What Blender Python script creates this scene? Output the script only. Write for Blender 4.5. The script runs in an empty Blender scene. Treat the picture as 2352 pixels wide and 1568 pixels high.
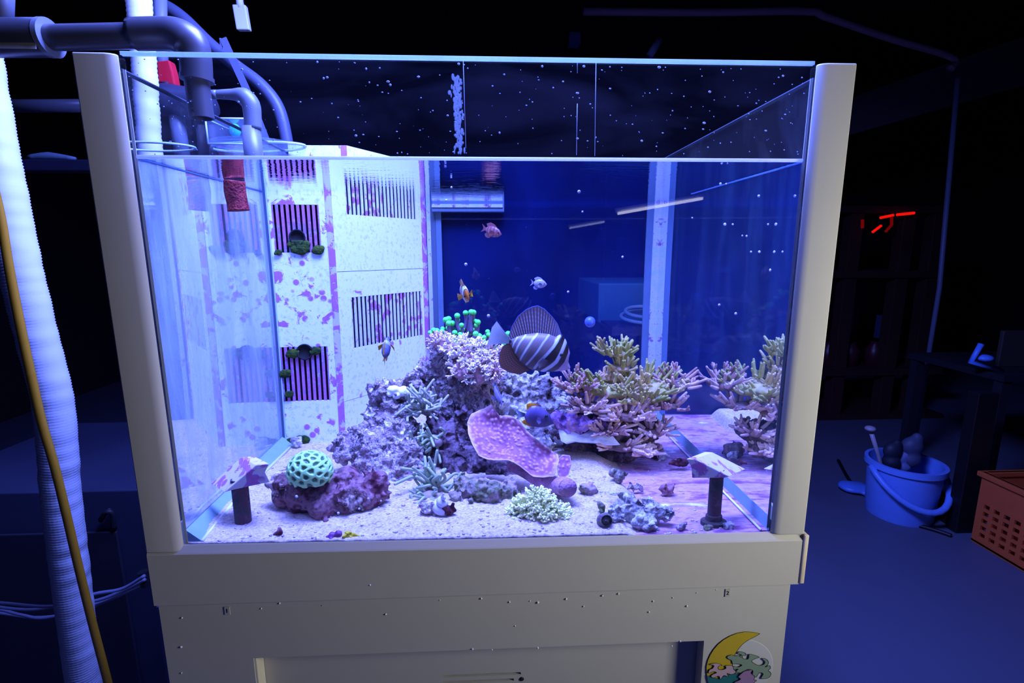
import bpy, bmesh, math, random
import numpy as np
from mathutils import Vector, Matrix, noise
from mathutils.geometry import tessellate_polygon
sc = bpy.context.scene
COL = sc.collection
random.seed(7)
# ------------------------------------------------------------------ camera
FPX, PITCH, YAW, ROLL = 1129.53, 0.179296, 0.045096, -0.003
CAM = np.array([0.51137, -0.68281, 1.15502])
cp_, sp_, cy_, sy_ = math.cos(PITCH), math.sin(PITCH), math.cos(YAW), math.sin(YAW)
_f = np.array([sy_*cp_, cy_*cp_, -sp_]); _r = np.array([cy_, -sy_, 0.0]); _u = np.cross(_r, _f)
_r, _u = math.cos(ROLL)*_r + math.sin(ROLL)*_u, -math.sin(ROLL)*_r + math.cos(ROLL)*_u
cam = bpy.data.cameras.new('camera'); cam.sensor_width = 36; cam.lens = FPX*36/2352
cam.clip_start = 0.02
co = bpy.data.objects.new('camera', cam); COL.objects.link(co); sc.camera = co
co.matrix_world = Matrix(((_r[0], _u[0], -_f[0], CAM[0]), (_r[1], _u[1], -_f[1], CAM[1]), (_r[2], _u[2], -_f[2], CAM[2]), (0, 0, 0, 1)))
# ------------------------------------------------------------------ world, lights, exposure
w = bpy.data.worlds.new('world'); sc.world = w; w.use_nodes = True
w.node_tree.nodes['Background'].inputs[0].default_value = (0.25, 0.3, 1.0, 1)
w.node_tree.nodes['Background'].inputs[1].default_value = 0.004
def area(name, loc, target, size, sizey, power, color, spread=180):
    l = bpy.data.lights.new(name, 'AREA'); l.shape = 'RECTANGLE'; l.size = size; l.size_y = sizey
    l.energy = power; l.color = color; l.spread = math.radians(spread)
    o = bpy.data.objects.new(name, l); COL.objects.link(o); o.location = loc
    o.rotation_euler = (Vector(target)-Vector(loc)).to_track_quat('-Z', 'Y').to_euler()
    return o
area('aquarium_lamp', (0.38, 0.14, 1.96), (0.40, 0.22, 0.7), 0.45, 0.40, 84, (0.155, 0.215, 1.0))
area('aquarium_lamp', (0.72, 0.15, 1.98), (0.70, 0.25, 0.7), 0.35, 0.40, 42, (0.15, 0.20, 1.0))
area('room_lamp', (1.72, -0.54, 1.00), (0.55, 0.0, 0.90), 0.25, 0.60, 4.3, (1.0, 0.985, 0.94), 105)
vs = sc.view_settings
sc.display_settings.display_device = 'sRGB'
vs.view_transform = 'Standard'; vs.look = 'None'; vs.exposure = 0.0; vs.gamma = 1.0; vs.use_curve_mapping = False
cy = sc.cycles
cy.max_bounces = 14; cy.transparent_max_bounces = 24; cy.transmission_bounces = 10; cy.glossy_bounces = 5; cy.diffuse_bounces = 4
cy.caustics_reflective = True; cy.caustics_refractive = False; cy.sample_clamp_indirect = 4.0
try: cy.use_denoising = True
except Exception: pass
# ------------------------------------------------------------------ pixel -> world point at a real depth (air, and through the water front)
WF = 0.0135; NW = 1.34
def ray(u, v):
    d = _f + _r*((u-1176)/FPX) - _u*((v-784)/FPX); return d/np.linalg.norm(d)
def A(u, v, Y): d = ray(u, v); return Vector(CAM + d*((Y-CAM[1])/d[1]))
def AZ(u, v, Z): d = ray(u, v); return Vector(CAM + d*((Z-CAM[2])/d[2]))
def wray(u, v):
    d = ray(u, v); q = CAM + d*((WF-CAM[1])/d[1]); t = d/NW
    return q, np.array([t[0], math.sqrt(1-t[0]**2-t[2]**2), t[2]])
def P(u, v, Y): q, d = wray(u, v); return Vector(q + d*((Y-WF)/d[1]))
def PZ(u, v, Z): q, d = wray(u, v); return Vector(q + d*((Z-q[2])/d[2]))
def PPL(u, v, pt, n):
    q, d = wray(u, v); n = np.array(n); return Vector(q + d*(float(np.dot(np.array(pt)-q, n))/float(np.dot(d, n))))
def PS(Y): return (P(1130, 780, Y)-P(1131, 780, Y)).length          # metres per pixel at depth Y in the water
def AS(Y): return (A(1130, 780, Y)-A(1131, 780, Y)).length
SAND = 0.735
WZ = A(1000, 366, WF).z                                              # water level
# ------------------------------------------------------------------ materials
def lin(c):
    return tuple(((x/255)/12.92 if x/255 <= 0.04045 else ((x/255+0.055)/1.055)**2.4) for x in c)
class NT:
    def __init__(s, name):
        s.m = bpy.data.materials.new(name); s.m.use_nodes = True; s.t = s.m.node_tree; s.t.nodes.clear()
        s.out = s.n('ShaderNodeOutputMaterial')
    def n(s, typ, **kw):
        x = s.t.nodes.new(typ)
        for k, v in kw.items():
            if k.startswith('_'): setattr(x, k[1:], v)
            else: x.inputs[k.replace('__', ' ')].default_value = v
        return x
    def l(s, a, b): s.t.links.new(a, b)
    def math(s, op, a, b=None):
        x = s.n('ShaderNodeMath', _operation=op)
        for i, v in enumerate((a, b)):
            if v is None: continue
            if isinstance(v, (int, float)): x.inputs[i].default_value = v
            else: s.l(v, x.inputs[i])
        return x.outputs[0]
    def noise(s, scale, detail=4, rough=0.6, coord=None, dist=0.0):
        x = s.n('ShaderNodeTexNoise', Scale=scale, Detail=detail, Roughness=rough, Distortion=dist)
        s.l(coord or s.coord(), x.inputs['Vector']); return x.outputs['Fac']
    def coord(s):
        if not hasattr(s, 'tc'): s.tc = s.n('ShaderNodeTexCoord').outputs['Object']
        return s.tc
    def scaled(s, sx, sy, sz):
        m = s.n('ShaderNodeMapping'); m.inputs['Scale'].default_value = (sx, sy, sz); s.l(s.coord(), m.inputs[0]); return m.outputs[0]
    def ramp(s, fac, stops):
        r = s.n('ShaderNodeValToRGB'); e = r.color_ramp.elements
        while len(e) < len(stops): e.new(0.5)
        for i, (p, c) in enumerate(stops):
            e[i].position = p; e[i].color = (*c, 1) if len(c) == 3 else c
        s.l(fac, r.inputs[0]); return r.outputs[0]
    def step(s, fac, a, b):
        r = s.n('ShaderNodeMapRange'); r.inputs['From Min'].default_value = a; r.inputs['From Max'].default_value = b
        s.l(fac, r.inputs['Value']); return r.outputs[0]
    def mix(s, fac, a, b):
        x = s.n('ShaderNodeMix', _data_type='RGBA')
        for i, v in ((0, fac), (6, a), (7, b)):
            if isinstance(v, (int, float)): x.inputs[i].default_value = v
            elif isinstance(v, tuple): x.inputs[i].default_value = (*v, 1)
            else: s.l(v, x.inputs[i])
        return x.outputs[2]
    def bump(s, h, strength, dist=0.002):
        b = s.n('ShaderNodeBump', Strength=strength, Distance=dist); s.l(h, b.inputs['Height']); return b.outputs[0]
    def pbr(s, color, rough=0.6, metal=0.0, bump=None, spec=0.4, sss=0.0):
        p = s.n('ShaderNodeBsdfPrincipled', Roughness=rough, Metallic=metal)
        p.inputs['Specular IOR Level'].default_value = spec
        if isinstance(color, tuple): p.inputs['Base Color'].default_value = (*color, 1)
        else: s.l(color, p.inputs['Base Color'])
        if bump is not None: s.l(bump, p.inputs['Normal'])
        s.l(p.outputs[0], s.out.inputs[0]); return s.m
    def mixsh(s, fac, a, b):
        x = s.n('ShaderNodeMixShader')
        if isinstance(fac, (int, float)): x.inputs[0].default_value = fac
        else: s.l(fac, x.inputs[0])
        s.l(a, x.inputs[1]); s.l(b, x.inputs[2]); return x.outputs[0]
_mc = {}
def plain(c, rough=0.5, metal=0.0, var=0.12, scale=30, bump=0.0, spec=0.4):
    key = (c, rough, metal, var, scale, bump, spec)
    if key in _mc: return _mc[key]
    t = NT('surface'); L = lin(c)
    nz = t.noise(scale, 5)
    col = t.mix(nz, tuple(x*(1-var) for x in L), tuple(min(1, x*(1+var)) for x in L))
    b = t.bump(t.noise(scale*6, 3), bump, 0.001) if bump else None
    _mc[key] = t.pbr(col, rough, metal, b, spec); return _mc[key]
def rockmat(cols, scale=16, fine=90, rough=0.85, name='rock', bump=0.5):
    t = NT(name); nz = t.noise(scale, 5, 0.65, dist=0.4); nf = t.noise(fine, 4)
    f = t.math('ADD', t.math('MULTIPLY', nz, 0.75), t.math('MULTIPLY', nf, 0.25))
    n = len(cols); st = [(0.34+0.32*i/(n-1), lin(c)) for i, c in enumerate(cols)]
    vr = t.n('ShaderNodeTexVoronoi', Scale=fine*1.6); t.l(t.coord(), vr.inputs['Vector'])
    h = t.math('ADD', t.math('MULTIPLY', vr.outputs['Distance'], -0.7), nf)
    return t.pbr(t.ramp(f, st), rough, 0, t.bump(h, bump, 0.003), 0.25)
def attrmat(name='skin', rough=0.45, spec=0.5, mult=None, bump=0.0, bs=400):
    t = NT(name); a = t.n('ShaderNodeAttribute', _attribute_name='Col')
    nz = t.noise(120, 3)
    col = t.mix(t.math('MULTIPLY', nz, 0.25), a.outputs['Color'], lin(mult or (60, 50, 60)))
    return t.pbr(col, rough, 0, t.bump(t.noise(bs, 2), bump, 0.0008) if bump else None, spec)
def emit(c, s):
    t = NT('glow'); e = t.n('ShaderNodeEmission', Strength=s); e.inputs[0].default_value = (*lin(c), 1)
    t.l(e.outputs[0], t.out.inputs[0]); return t.m
def thinglass(name, tint, film, filmcol, fscale=(6, 6, 6), lo=0.45, hi=0.75, base=0.0, spec=1.0):
    """a clear pane: transparent, a mirror share that grows at grazing angles, and a film over it, for dirt and for painted glow"""
    t = NT(name)
    lw = t.n('ShaderNodeLayerWeight', Blend=0.5)
    fr = t.math('MULTIPLY', t.math('ADD', t.math('MULTIPLY', t.math('POWER', lw.outputs['Facing'], 5.0), 0.9), 0.035), spec)
    tr = t.n('ShaderNodeBsdfTransparent'); tr.inputs[0].default_value = (*tint, 1)
    gl = t.n('ShaderNodeBsdfGlossy', Roughness=0.0)
    g = t.mixsh(fr, tr.outputs[0], gl.outputs[0])
    if film or base:
        nz = t.noise(1.0, 6, 0.65, t.scaled(*fscale), 0.6)
        k = t.math('ADD', t.math('MULTIPLY', t.step(nz, lo, hi), film), base)
        d = t.n('ShaderNodeBsdfDiffuse'); d.inputs[0].default_value = (*lin(filmcol), 1)
        tl = t.n('ShaderNodeBsdfTranslucent'); tl.inputs[0].default_value = (*lin(filmcol), 1)
        g = t.mixsh(k, g, t.mixsh(0.5, d.outputs[0], tl.outputs[0]))
    t.l(g, t.out.inputs[0]); return t.m
def waterfront():
    t = NT('water_front'); g = t.n('ShaderNodeBsdfGlass', Roughness=0.0, IOR=NW); g.inputs[0].default_value = (0.97, 0.985, 1, 1)
    t.l(g.outputs[0], t.out.inputs[0]); return t.m
def waterskin(name, wave=0.0):
    """surface where light passes straight on or is mirrored as at a water boundary"""
    t = NT(name); fr = t.n('ShaderNodeFresnel', IOR=1.333)
    tr = t.n('ShaderNodeBsdfTransparent'); gl = t.n('ShaderNodeBsdfGlossy', Roughness=0.0)
    gl.inputs[0].default_value = (0.9, 0.94, 1, 1)
    if wave:
        nz = t.noise(1.0, 3, 0.5, t.scaled(22, 60, 10)); b = t.bump(nz, wave, 0.01); t.l(b, gl.inputs['Normal'])
    t.l(t.mixsh(fr.outputs[0], tr.outputs[0], gl.outputs[0]), t.out.inputs[0]); return t.m
# ------------------------------------------------------------------ mesh helpers
class MB:
    def __init__(s): s.v = []; s.f = []; s.c = []
    def add(s, vs, fs, col=None):
        o = len(s.v); s.v += [tuple(x) for x in vs]; s.f += [tuple(i+o for i in f) for f in fs]
        if col is not None: s.c += [col]*len(vs) if not isinstance(col, list) else col
        return s
    def box(s, a, b):
        x0, y0, z0 = a; x1, y1, z1 = b
        return s.add([(x0,y0,z0),(x1,y0,z0),(x1,y1,z0),(x0,y1,z0),(x0,y0,z1),(x1,y0,z1),(x1,y1,z1),(x0,y1,z1)],
              [(3,2,1,0),(4,5,6,7),(0,1,5,4),(1,2,6,5),(2,3,7,6),(3,0,4,7)])
    def obox(s, c, ax, ay, az):
        """box round centre c with half axes"""
        c = Vector(c); ax, ay, az = Vector(ax), Vector(ay), Vector(az)
        q = [c+sx*ax+sy*ay+sz*az for sz in (-1, 1) for sx, sy in ((-1,-1),(1,-1),(1,1),(-1,1))]
        return s.add(q, [(3,2,1,0),(4,5,6,7),(0,1,5,4),(1,2,6,5),(2,3,7,6),(3,0,4,7)])
    def sphere(s, c, r, seg=12, rings=8, col=None):
        if not hasattr(r, '__len__'): r = (r, r, r)
        vs = [(c[0], c[1], c[2]+r[2])]
        for i in range(1, rings):
            t = math.pi*i/rings
            for j in range(seg):
                p = 2*math.pi*j/seg; vs.append((c[0]+r[0]*math.sin(t)*math.cos(p), c[1]+r[1]*math.sin(t)*math.sin(p), c[2]+r[2]*math.cos(t)))
        vs.append((c[0], c[1], c[2]-r[2])); fs = [(0, 1+j, 1+(j+1) % seg) for j in range(seg)]
        for i in range(rings-2):
            for j in range(seg):
                a = 1+i*seg+j; b = 1+i*seg+(j+1) % seg; fs.append((a, a+seg, b+seg, b))
        L = len(vs)-1; o = 1+(rings-2)*seg
        fs += [(L, o+(j+1) % seg, o+j) for j in range(seg)]
        return s.add(vs, fs, col)
    def tube(s, pts, rad, seg=10, cap=True, round_end=False, res=0, cols=None):
        pts = [Vector(p) for p in pts]
        if not hasattr(rad, '__len__'): rad = [rad]*len(pts)
        rad = list(rad)
        if res:
            n = len(pts); np_, nr = [], []
            for i in range(n-1):
                p0, p1, p2, p3 = pts[max(i-1, 0)], pts[i], pts[i+1], pts[min(i+2, n-1)]
                for k in range(res):
                    t = k/res
                    np_.append(0.5*((2*p1)+(p2-p0)*t+(2*p0-5*p1+4*p2-p3)*t*t+(3*p1-p0-3*p2+p3)*t**3)); nr.append(rad[i]*(1-t)+rad[i+1]*t)
            np_.append(pts[-1]); nr.append(rad[-1]); pts, rad = np_, nr
        if round_end:
            d = (pts[-1]-pts[-2]).normalized(); R = rad[-1]; e = pts[-1]
            pts += [e+d*R*0.55, e+d*R*0.9]; rad += [R*0.83, R*0.42]
        n = len(pts); T = [(pts[min(i+1, n-1)]-pts[max(i-1, 0)]).normalized() for i in range(n)]
        up = Vector((0, 0, 1)) if abs(T[0].z) < 0.9 else Vector((1, 0, 0))
        N = T[0].cross(up).normalized(); vs = []
        for i in range(n):
            N = (N-T[i]*N.dot(T[i])).normalized(); B = T[i].cross(N)
            for j in range(seg):
                a = 2*math.pi*j/seg; vs.append(pts[i]+(N*math.cos(a)+B*math.sin(a))*rad[i])
        fs = [(i*seg+j, i*seg+(j+1) % seg, (i+1)*seg+(j+1) % seg, (i+1)*seg+j) for i in range(n-1) for j in range(seg)]
        if cap: fs += [tuple(range(seg-1, -1, -1)), tuple((n-1)*seg+j for j in range(seg))]
        return s.add(vs, fs, [cols[min(i, len(cols)-1)] for i in range(n) for j in range(seg)] if cols else None)
    def lathe(s, prof, base, axis=(0, 0, 1), seg=24):
        """prof: (radius, height) pairs round an axis"""
        az = Vector(axis).normalized(); ax = az.orthogonal().normalized(); ay = az.cross(ax); b = Vector(base)
        vs = [b+az*h+(ax*math.cos(2*math.pi*j/seg)+ay*math.sin(2*math.pi*j/seg))*r for r, h in prof for j in range(seg)]
        fs = [(i*seg+j, i*seg+(j+1) % seg, (i+1)*seg+(j+1) % seg, (i+1)*seg+j) for i in range(len(prof)-1) for j in range(seg)]
        return s.add(vs, fs)
    def prism(s, poly, vec):
        poly = [Vector(p) for p in poly]; n = len(poly); v = Vector(vec)
        return s.add(poly+[p+v for p in poly], [tuple(range(n)), tuple(range(2*n-1, n-1, -1))]+[(i, (i+1) % n, n+(i+1) % n, n+i)[::-1] for i in range(n)])
    def grid(s, rows, col=None):
        """rows of points -> quads"""
        R, Cn = len(rows), len(rows[0])
        return s.add([p for r in rows for p in r], [(i*Cn+j, i*Cn+j+1, (i+1)*Cn+j+1, (i+1)*Cn+j) for i in range(R-1) for j in range(Cn-1)], col)
    def build(s, name, mat, parent=None, smooth=True, bevel=0.0, bseg=2):
        me = bpy.data.meshes.new(name); me.from_pydata(s.v, [], s.f)
        if s.c:
            a = me.color_attributes.new('Col', 'FLOAT_COLOR', 'POINT')
            a.data.foreach_set('color', np.array([(*c, 1.0) for c in s.c], dtype=np.float32).ravel())
        return link(name, me, mat, parent, smooth, bevel, bseg)
TR = {}
def link(name, me, mat, parent=None, smooth=True, bevel=0.0, bseg=2):
    bm = bmesh.new(); bm.from_mesh(me); bmesh.ops.recalc_face_normals(bm, faces=bm.faces); bm.to_mesh(me); bm.free()
    for m in (mat if isinstance(mat, list) else [mat]): me.materials.append(m)
    o = bpy.data.objects.new(name, me); COL.objects.link(o)
    if smooth:
        me.polygons.foreach_set('use_smooth', [True]*len(me.polygons))
        if smooth == 'auto': 
            try: me.set_sharp_from_angle(angle=math.radians(38))
            except Exception: pass
    if bevel:
        b = o.modifiers.new('bevel', 'BEVEL'); b.width = bevel; b.segments = bseg; b.limit_method = 'ANGLE'; b.angle_limit = math.radians(40)
    if parent is not None:
        o.parent = parent
        if parent.name in TR: o.matrix_parent_inverse = Matrix.Translation(TR[parent.name]).inverted()
    return o
def thing(name, label, cat, loc, group=None):
    o = bpy.data.objects.new(name, None); COL.objects.link(o); o.empty_display_size = 0.02
    o.location = loc; TR[o.name] = Vector(loc); return tag(o, label, cat, group)
def tag(o, label=None, cat=None, group=None, kind=None):
    if label: o['label'] = label
    if cat: o['category'] = cat
    if group: o['group'] = group
    if kind: o['kind'] = kind
    return o
def copyof(o, offset, parent):
    c = o.copy(); COL.objects.link(c); c.parent = parent; c.location = Vector(offset); return c
def part(name, m, parent, label=None, smooth='auto', bevel=0.0, **kw):
    pass
def blobmesh(blobs, voxel, amp=0.0, freq=30, amp2=0.0, freq2=90, seed=0, pits=0.0):
    """one continuous skin round a heap of ellipsoids, roughened by noise"""
    b = MB()
    for c, r in blobs: b.sphere(c, r, 14, 10)
    me = bpy.data.meshes.new('tmp'); me.from_pydata(b.v, [], b.f)
    o = bpy.data.objects.new('tmp', me); COL.objects.link(o)
    md = o.modifiers.new('r', 'REMESH'); md.mode = 'VOXEL'; md.voxel_size = voxel
    dg = bpy.context.evaluated_depsgraph_get(); ev = o.evaluated_get(dg); m2 = bpy.data.meshes.new_from_object(ev)
    bpy.data.objects.remove(o); bpy.data.meshes.remove(me)
    off = Vector((seed*3.7, seed*1.3, seed*2.1))
    if amp or amp2 or pits:
        no = [v.normal.copy() for v in m2.vertices]
        for v, n in zip(m2.vertices, no):
            p = v.co+off; d = amp*noise.noise(p*freq)+amp2*noise.noise(p*freq2)
            if pits:
                q = noise.noise(p*freq*1.9+Vector((9, 9, 9)))
                if q > 0.12: d -= pits*min(1.0, (q-0.12)*4)
            v.co = v.co+n*d
    return m2
def smoothmesh(me): me.polygons.foreach_set('use_smooth', [True]*len(me.polygons)); return me
# ------------------------------------------------------------------ the palette
M_frame = plain((190, 188, 178), 0.55, var=0.05, scale=12, bump=0.02, spec=0.3)
M_body = plain((188, 187, 180), 0.6, var=0.05, scale=9, bump=0.03, spec=0.25)
M_black = plain((14, 14, 18), 0.5)
M_pvc = plain((62, 63, 72), 0.35, var=0.08)
M_pvclight = plain((96, 102, 118), 0.4, var=0.06)
M_red = plain((190, 25, 40), 0.35, var=0.08)
M_white = plain((215, 215, 220), 0.45, var=0.05)
M_hose = plain((212, 216, 224), 0.5, var=0.05, scale=14, spec=0.3)
M_yellow = plain((196, 140, 30), 0.4, var=0.15, scale=20)
M_dark = plain((24, 25, 34), 0.6)
M_wood = plain((60, 30, 24), 0.75, var=0.3, scale=14)
M_silicone = plain((150, 170, 200), 0.3, var=0.1)
M_edge = plain((170, 205, 205), 0.25, var=0.1)
# ------------------------------------------------------------------ the setting
def struct(name, m, mat, bevel=0.0):
    return tag(m.build(name, mat, smooth=False, bevel=bevel), kind='structure')
M_floor = plain((80, 84, 104), 0.55, var=0.12, scale=3, bump=0.05)
M_wall = plain((22, 22, 28), 0.85, var=0.2, scale=2)
struct('floor', MB().box((-3, -2.5, -0.05), (6, 5, 0)), M_floor)
struct('wall_back', MB().box((-3, 4.6, 0), (6, 4.7, 3)), M_wall)
struct('wall_left', MB().box((-3.0, -2.5, 0), (-2.9, 4.6, 3)), M_wall)
struct('wall_right', MB().box((5.9, -2.5, 0), (6, 4.6, 3)), M_wall)
struct('ceiling', MB().box((-3, -2.5, 2.9), (6, 4.7, 3.0)), M_wall)
# ------------------------------------------------------------------ cabinet under the tank
def plate(m, u0, u1, v0, v1, holes, fn):
    """a flat plate in (u, v) with rectangular holes; fn(u, v, k) -> point, k = 0 front, 1 back"""
    us = sorted({u0, u1, *[h[0] for h in holes], *[h[1] for h in holes]}); vs_ = sorted({v0, v1, *[h[2] for h in holes], *[h[3] for h in holes]})
    for a, b in zip(us, us[1:]):
        for c, d in zip(vs_, vs_[1:]):
            mu, mv = (a+b)/2, (c+d)/2
            if any(h[0] < mu < h[1] and h[2] < mv < h[3] for h in holes): continue
            q = [fn(x, z, k) for k in (0, 1) for x, z in ((a, c), (b, c), (b, d), (a, d))]
            m.add(q, [(0, 1, 2, 3), (7, 6, 5, 4), (0, 4, 5, 1), (1, 5, 6, 2), (2, 6, 7, 3), (3, 7, 4, 0)])
    return m
ZL, ZB, FL = 0.632, 0.722, 0.7165                                   # underside and top of the frame's bottom rail
cab = thing('cabinet', 'pale grey aquarium stand with a recessed door, under the glass tank', 'cabinet', (0.5, 0.4, 0))
d0, d1, dt = A(582, 1512, 0.004).x, A(1617, 1474, 0.004).x, A(1100, 1491, 0.004).z
fy = lambda x, z, k: (x, 0.004+0.022*k, z)
plate(MB(), 0.004, 0.989, 0.0, ZL-0.0005, [(d0, d1, 0.06, dt)], fy).box((0.004, 0.026, 0), (0.03, 0.80, ZL-0.0005)).box((0.963, 0.026, 0), (0.989, 0.80, ZL-0.0005)).box((0.03, 0.78, 0), (0.963, 0.80, ZL-0.0005)).build('body', M_body, cab, smooth=False)
dr = A(1000, 1540, 0.032)
slots = [(A(1016, 1547, .032).x, A(1196, 1547, .032).x, A(1100, 1549, .032).z, A(1100, 1543.5, .032).z),
         (A(1016, 1560, .032).x, A(1180, 1560, .032).x, A(1100, 1563, .032).z, A(1100, 1557.5, .032).z)]
slots += [(slots[0][0], slots[0][1]-0.009*(i+1), slots[1][2]-0.0085*i, slots[1][3]-0.0085*i) for i in range(1, 6)]
door = plate(MB(), d0-0.002, d1+0.002, 0.05, dt+0.004, slots, lambda x, z, k: (x, 0.029+0.012*k, z)).build('door', M_body, cab, smooth=False)
MB().box((d0, 0.042, 0.05), (d1, 0.048, dt)).build('door_backing', M_black, door, smooth=False)
g = A(1198, 1559, .029); MB().lathe([(0.0, 0.0012), (0.003, 0.0012), (0.0042, 0.0)], g, (0, -1, 0), 16).build('screw_cap', M_dark, door)
MB().box((d0+0.0005, 0.006, 0.06), (d0+0.003, 0.028, dt-0.002)).build('edge_strip', plain((216, 208, 184), 0.5), cab, smooth=False)  # paler than the body: light on this recess side painted in
# small number labels and blemishes stuck on the stand
def text_mesh(s, size, ext=0.0002):
    c = bpy.data.curves.new('t', 'FONT'); c.body = s; c.size = size; c.extrude = ext; c.align_x = 'CENTER'; c.align_y = 'CENTER'
    o = bpy.data.objects.new('t', c); COL.objects.link(o); dg = bpy.context.evaluated_depsgraph_get()
    me = bpy.data.meshes.new_from_object(o.evaluated_get(dg)); bpy.data.objects.remove(o); return me
M_ink = plain((16, 16, 20), 0.5); M_label = plain((178, 178, 172), 0.4, var=0.02)
for s, u, v, lab in (('2', 1671, 1361, 'tiny square label printed with the number 2, on the stand below its right rail'),
                     ('1', 522, 1402, 'tiny pale label printed with the number 1, at the left of the stand')):
    p = A(u, v, 0.0035); t = thing('number_label', lab, 'label', p)
    MB().box((p.x-0.0038, p.y-0.0006, p.z-0.0068), (p.x+0.0038, p.y+0.0004, p.z+0.0068)).build('label_card', M_label, t, smooth=False)
    me = text_mesh(s, 0.0095); me.transform(Matrix.Translation(p+Vector((0, -0.0008, 0))) @ Matrix.Rotation(math.pi/2, 4, 'X')); link('numeral', me, M_ink, t, smooth=False)
b = MB(); rs = random.Random(3)
for u, v in [(850, 1343), (642, 1385), (600, 1397), (886, 1410), (1500, 1380), (1600, 1361), (1645, 1354), (1577, 1391), (1183, 1437), (1217, 1380), (1235, 1383), (1340, 1392), (1383, 1367), (1543, 1483), (1562, 1472), (1380, 1640), (418, 1418), (416, 1485), (417, 1545), (1105, 1374), (1170, 1382), (1010, 1378), (1420, 1363), (1490, 1405), (1545, 1372), (740, 1390), (1085, 1490), (1130, 1492), (1235, 1488), (1300, 1375)]:
    p = A(u, v, 0.0); b.sphere(p if v < 1384-(u-340)*0.03 else A(u, v, 0.004), (rs.uniform(.0009, .0022),)*3, 6, 4)
tag(b.build('salt_crust', plain((220, 218, 208), 0.7)), 'scattered specks of dried salt crust on the front of the stand', 'salt', kind='stuff')
# ------------------------------------------------------------------ the aquarium
aq = thing('aquarium', 'rimless glass aquarium in a cream corner frame on the stand', 'aquarium', (0.5, 0.4, ZL))
ZT = 1.3995
for x0, x1, xi in ((0.0, 0.052, 0.052), (0.948, 1.0, 0.948)):
    sgn = 1 if x0 == 0 else -1
    xo = x0 if x0 == 0 else x1
    prof = [(xo, 0.0), (xi-sgn*0.0135, 0.0), (xi-sgn*0.0075, 0.0012), (xi-sgn*0.003, 0.0038), (xi, 0.0075), (xo+sgn*0.004, 0.0075), (xo+sgn*0.004, 0.055), (xo, 0.055)]
    m = MB(); m.prism([(x, y, ZB-0.003) for x, y in prof], (0, 0, ZT-ZB+0.003))
    m.build('corner_post', M_frame, aq, 'auto', bevel=0.002, bseg=3)
rows = []                                               # its top edge falls a little to the right
for x in (0.0005, 0.25, 0.5, 0.75, 0.9995):
    zt = .7228+(.5-x)*(.0112 if x < .5 else .0046)
    rows.append([(x, y, z) for y, z in ((0.0125, ZL), (0.0, ZL), (0.0, zt-.0125), (0.0008, zt-.0105), (0.0060, zt-.0015), (0.0075, zt), (0.0077, zt-.001), (0.0077, .7085), (0.0125, .7085), (0.0125, ZL))])
m = MB().grid(rows); n_ = len(rows[0]); m.add(rows[0], [tuple(range(n_-1))]); m.add(rows[-1], [tuple(range(n_-1))])
m.build('bottom_rail', M_frame, aq, smooth=False)
for a_ in (0.0, 0.996): MB().box((a_, 0.0126, ZL), (a_+0.004, 0.83, ZB)).build('side_rail', M_frame, aq, smooth=False)
MB().box((1.0, -0.002, ZL+0.002), (1.007, 0.83, ZB-0.004)).build('edge_band', plain((214, 200, 168), 0.6), aq, 'x', bevel=0.001)
G_front = thinglass('front_glass', (0.97, 0.985, 0.99), 0.016, (190, 200, 250), (4, 7, 16), 0.46, 0.85, 0.003)
G_side = thinglass('side_glass', (0.95, 0.97, 0.98), 0.05, (200, 210, 230), (6, 6, 6), 0.5, 0.8, 0.01)
G_back = thinglass('back_glass', (0.80, 0.86, 0.92), 0.05, (70, 110, 255), (5, 5, 2), 0.35, 0.8, 0.035, 0.4)  # bluish room light beyond the glass, put into the film colour
MB().box((0.0085, 0.0078, 0.7090), (0.9915, 0.0128, ZT)).build('front_pane', G_front, aq, smooth=False)
MB().box((0.040, 0.0135, 0.7090), (0.0498, 0.83, 1.384)).build('left_pane', G_side, aq, smooth=False)
MB().box((0.9502, 0.0135, 0.7090), (0.960, 0.83, 1.384)).build('right_pane', G_side, aq, smooth=False)
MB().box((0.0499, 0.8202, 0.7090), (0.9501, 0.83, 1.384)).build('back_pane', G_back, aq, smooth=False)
# polished top edges of the panes catch the lamp
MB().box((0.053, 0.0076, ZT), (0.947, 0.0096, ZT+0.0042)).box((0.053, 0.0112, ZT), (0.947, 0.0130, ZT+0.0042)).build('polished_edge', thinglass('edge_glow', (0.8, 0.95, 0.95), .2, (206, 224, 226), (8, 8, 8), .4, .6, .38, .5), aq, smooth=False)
for a_ in (0.040, 0.9502): MB().box((a_, 0.0135, 1.384), (a_+0.0098, 0.82, 1.3855)).build('side_edge', plain((70, 80, 92), 0.3), aq, smooth=False)
# bottom pane with coralline crust
t = NT('coralline_floor'); nz = t.noise(1.0, 6, 0.65, t.scaled(9, 26, 9), 0.8); n2 = t.noise(38, 4)
f = t.math('ADD', t.math('MULTIPLY', nz, 0.7), t.math('MULTIPLY', n2, 0.3))
M_crust = t.pbr(t.ramp(f, [(0.33, lin((78, 36, 70))), (0.42, lin((140, 84, 118))), (0.50, lin((196, 150, 168))), (0.58, lin((150, 110, 150))), (0.68, lin((228, 222, 222)))]), 0.75, 0, t.bump(n2, 0.4, 0.002))
MB().box((0.04, 0.0129, 0.7090), (0.96, 0.83, FL)).build('bottom_pane', M_crust, aq, smooth=False)
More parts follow.
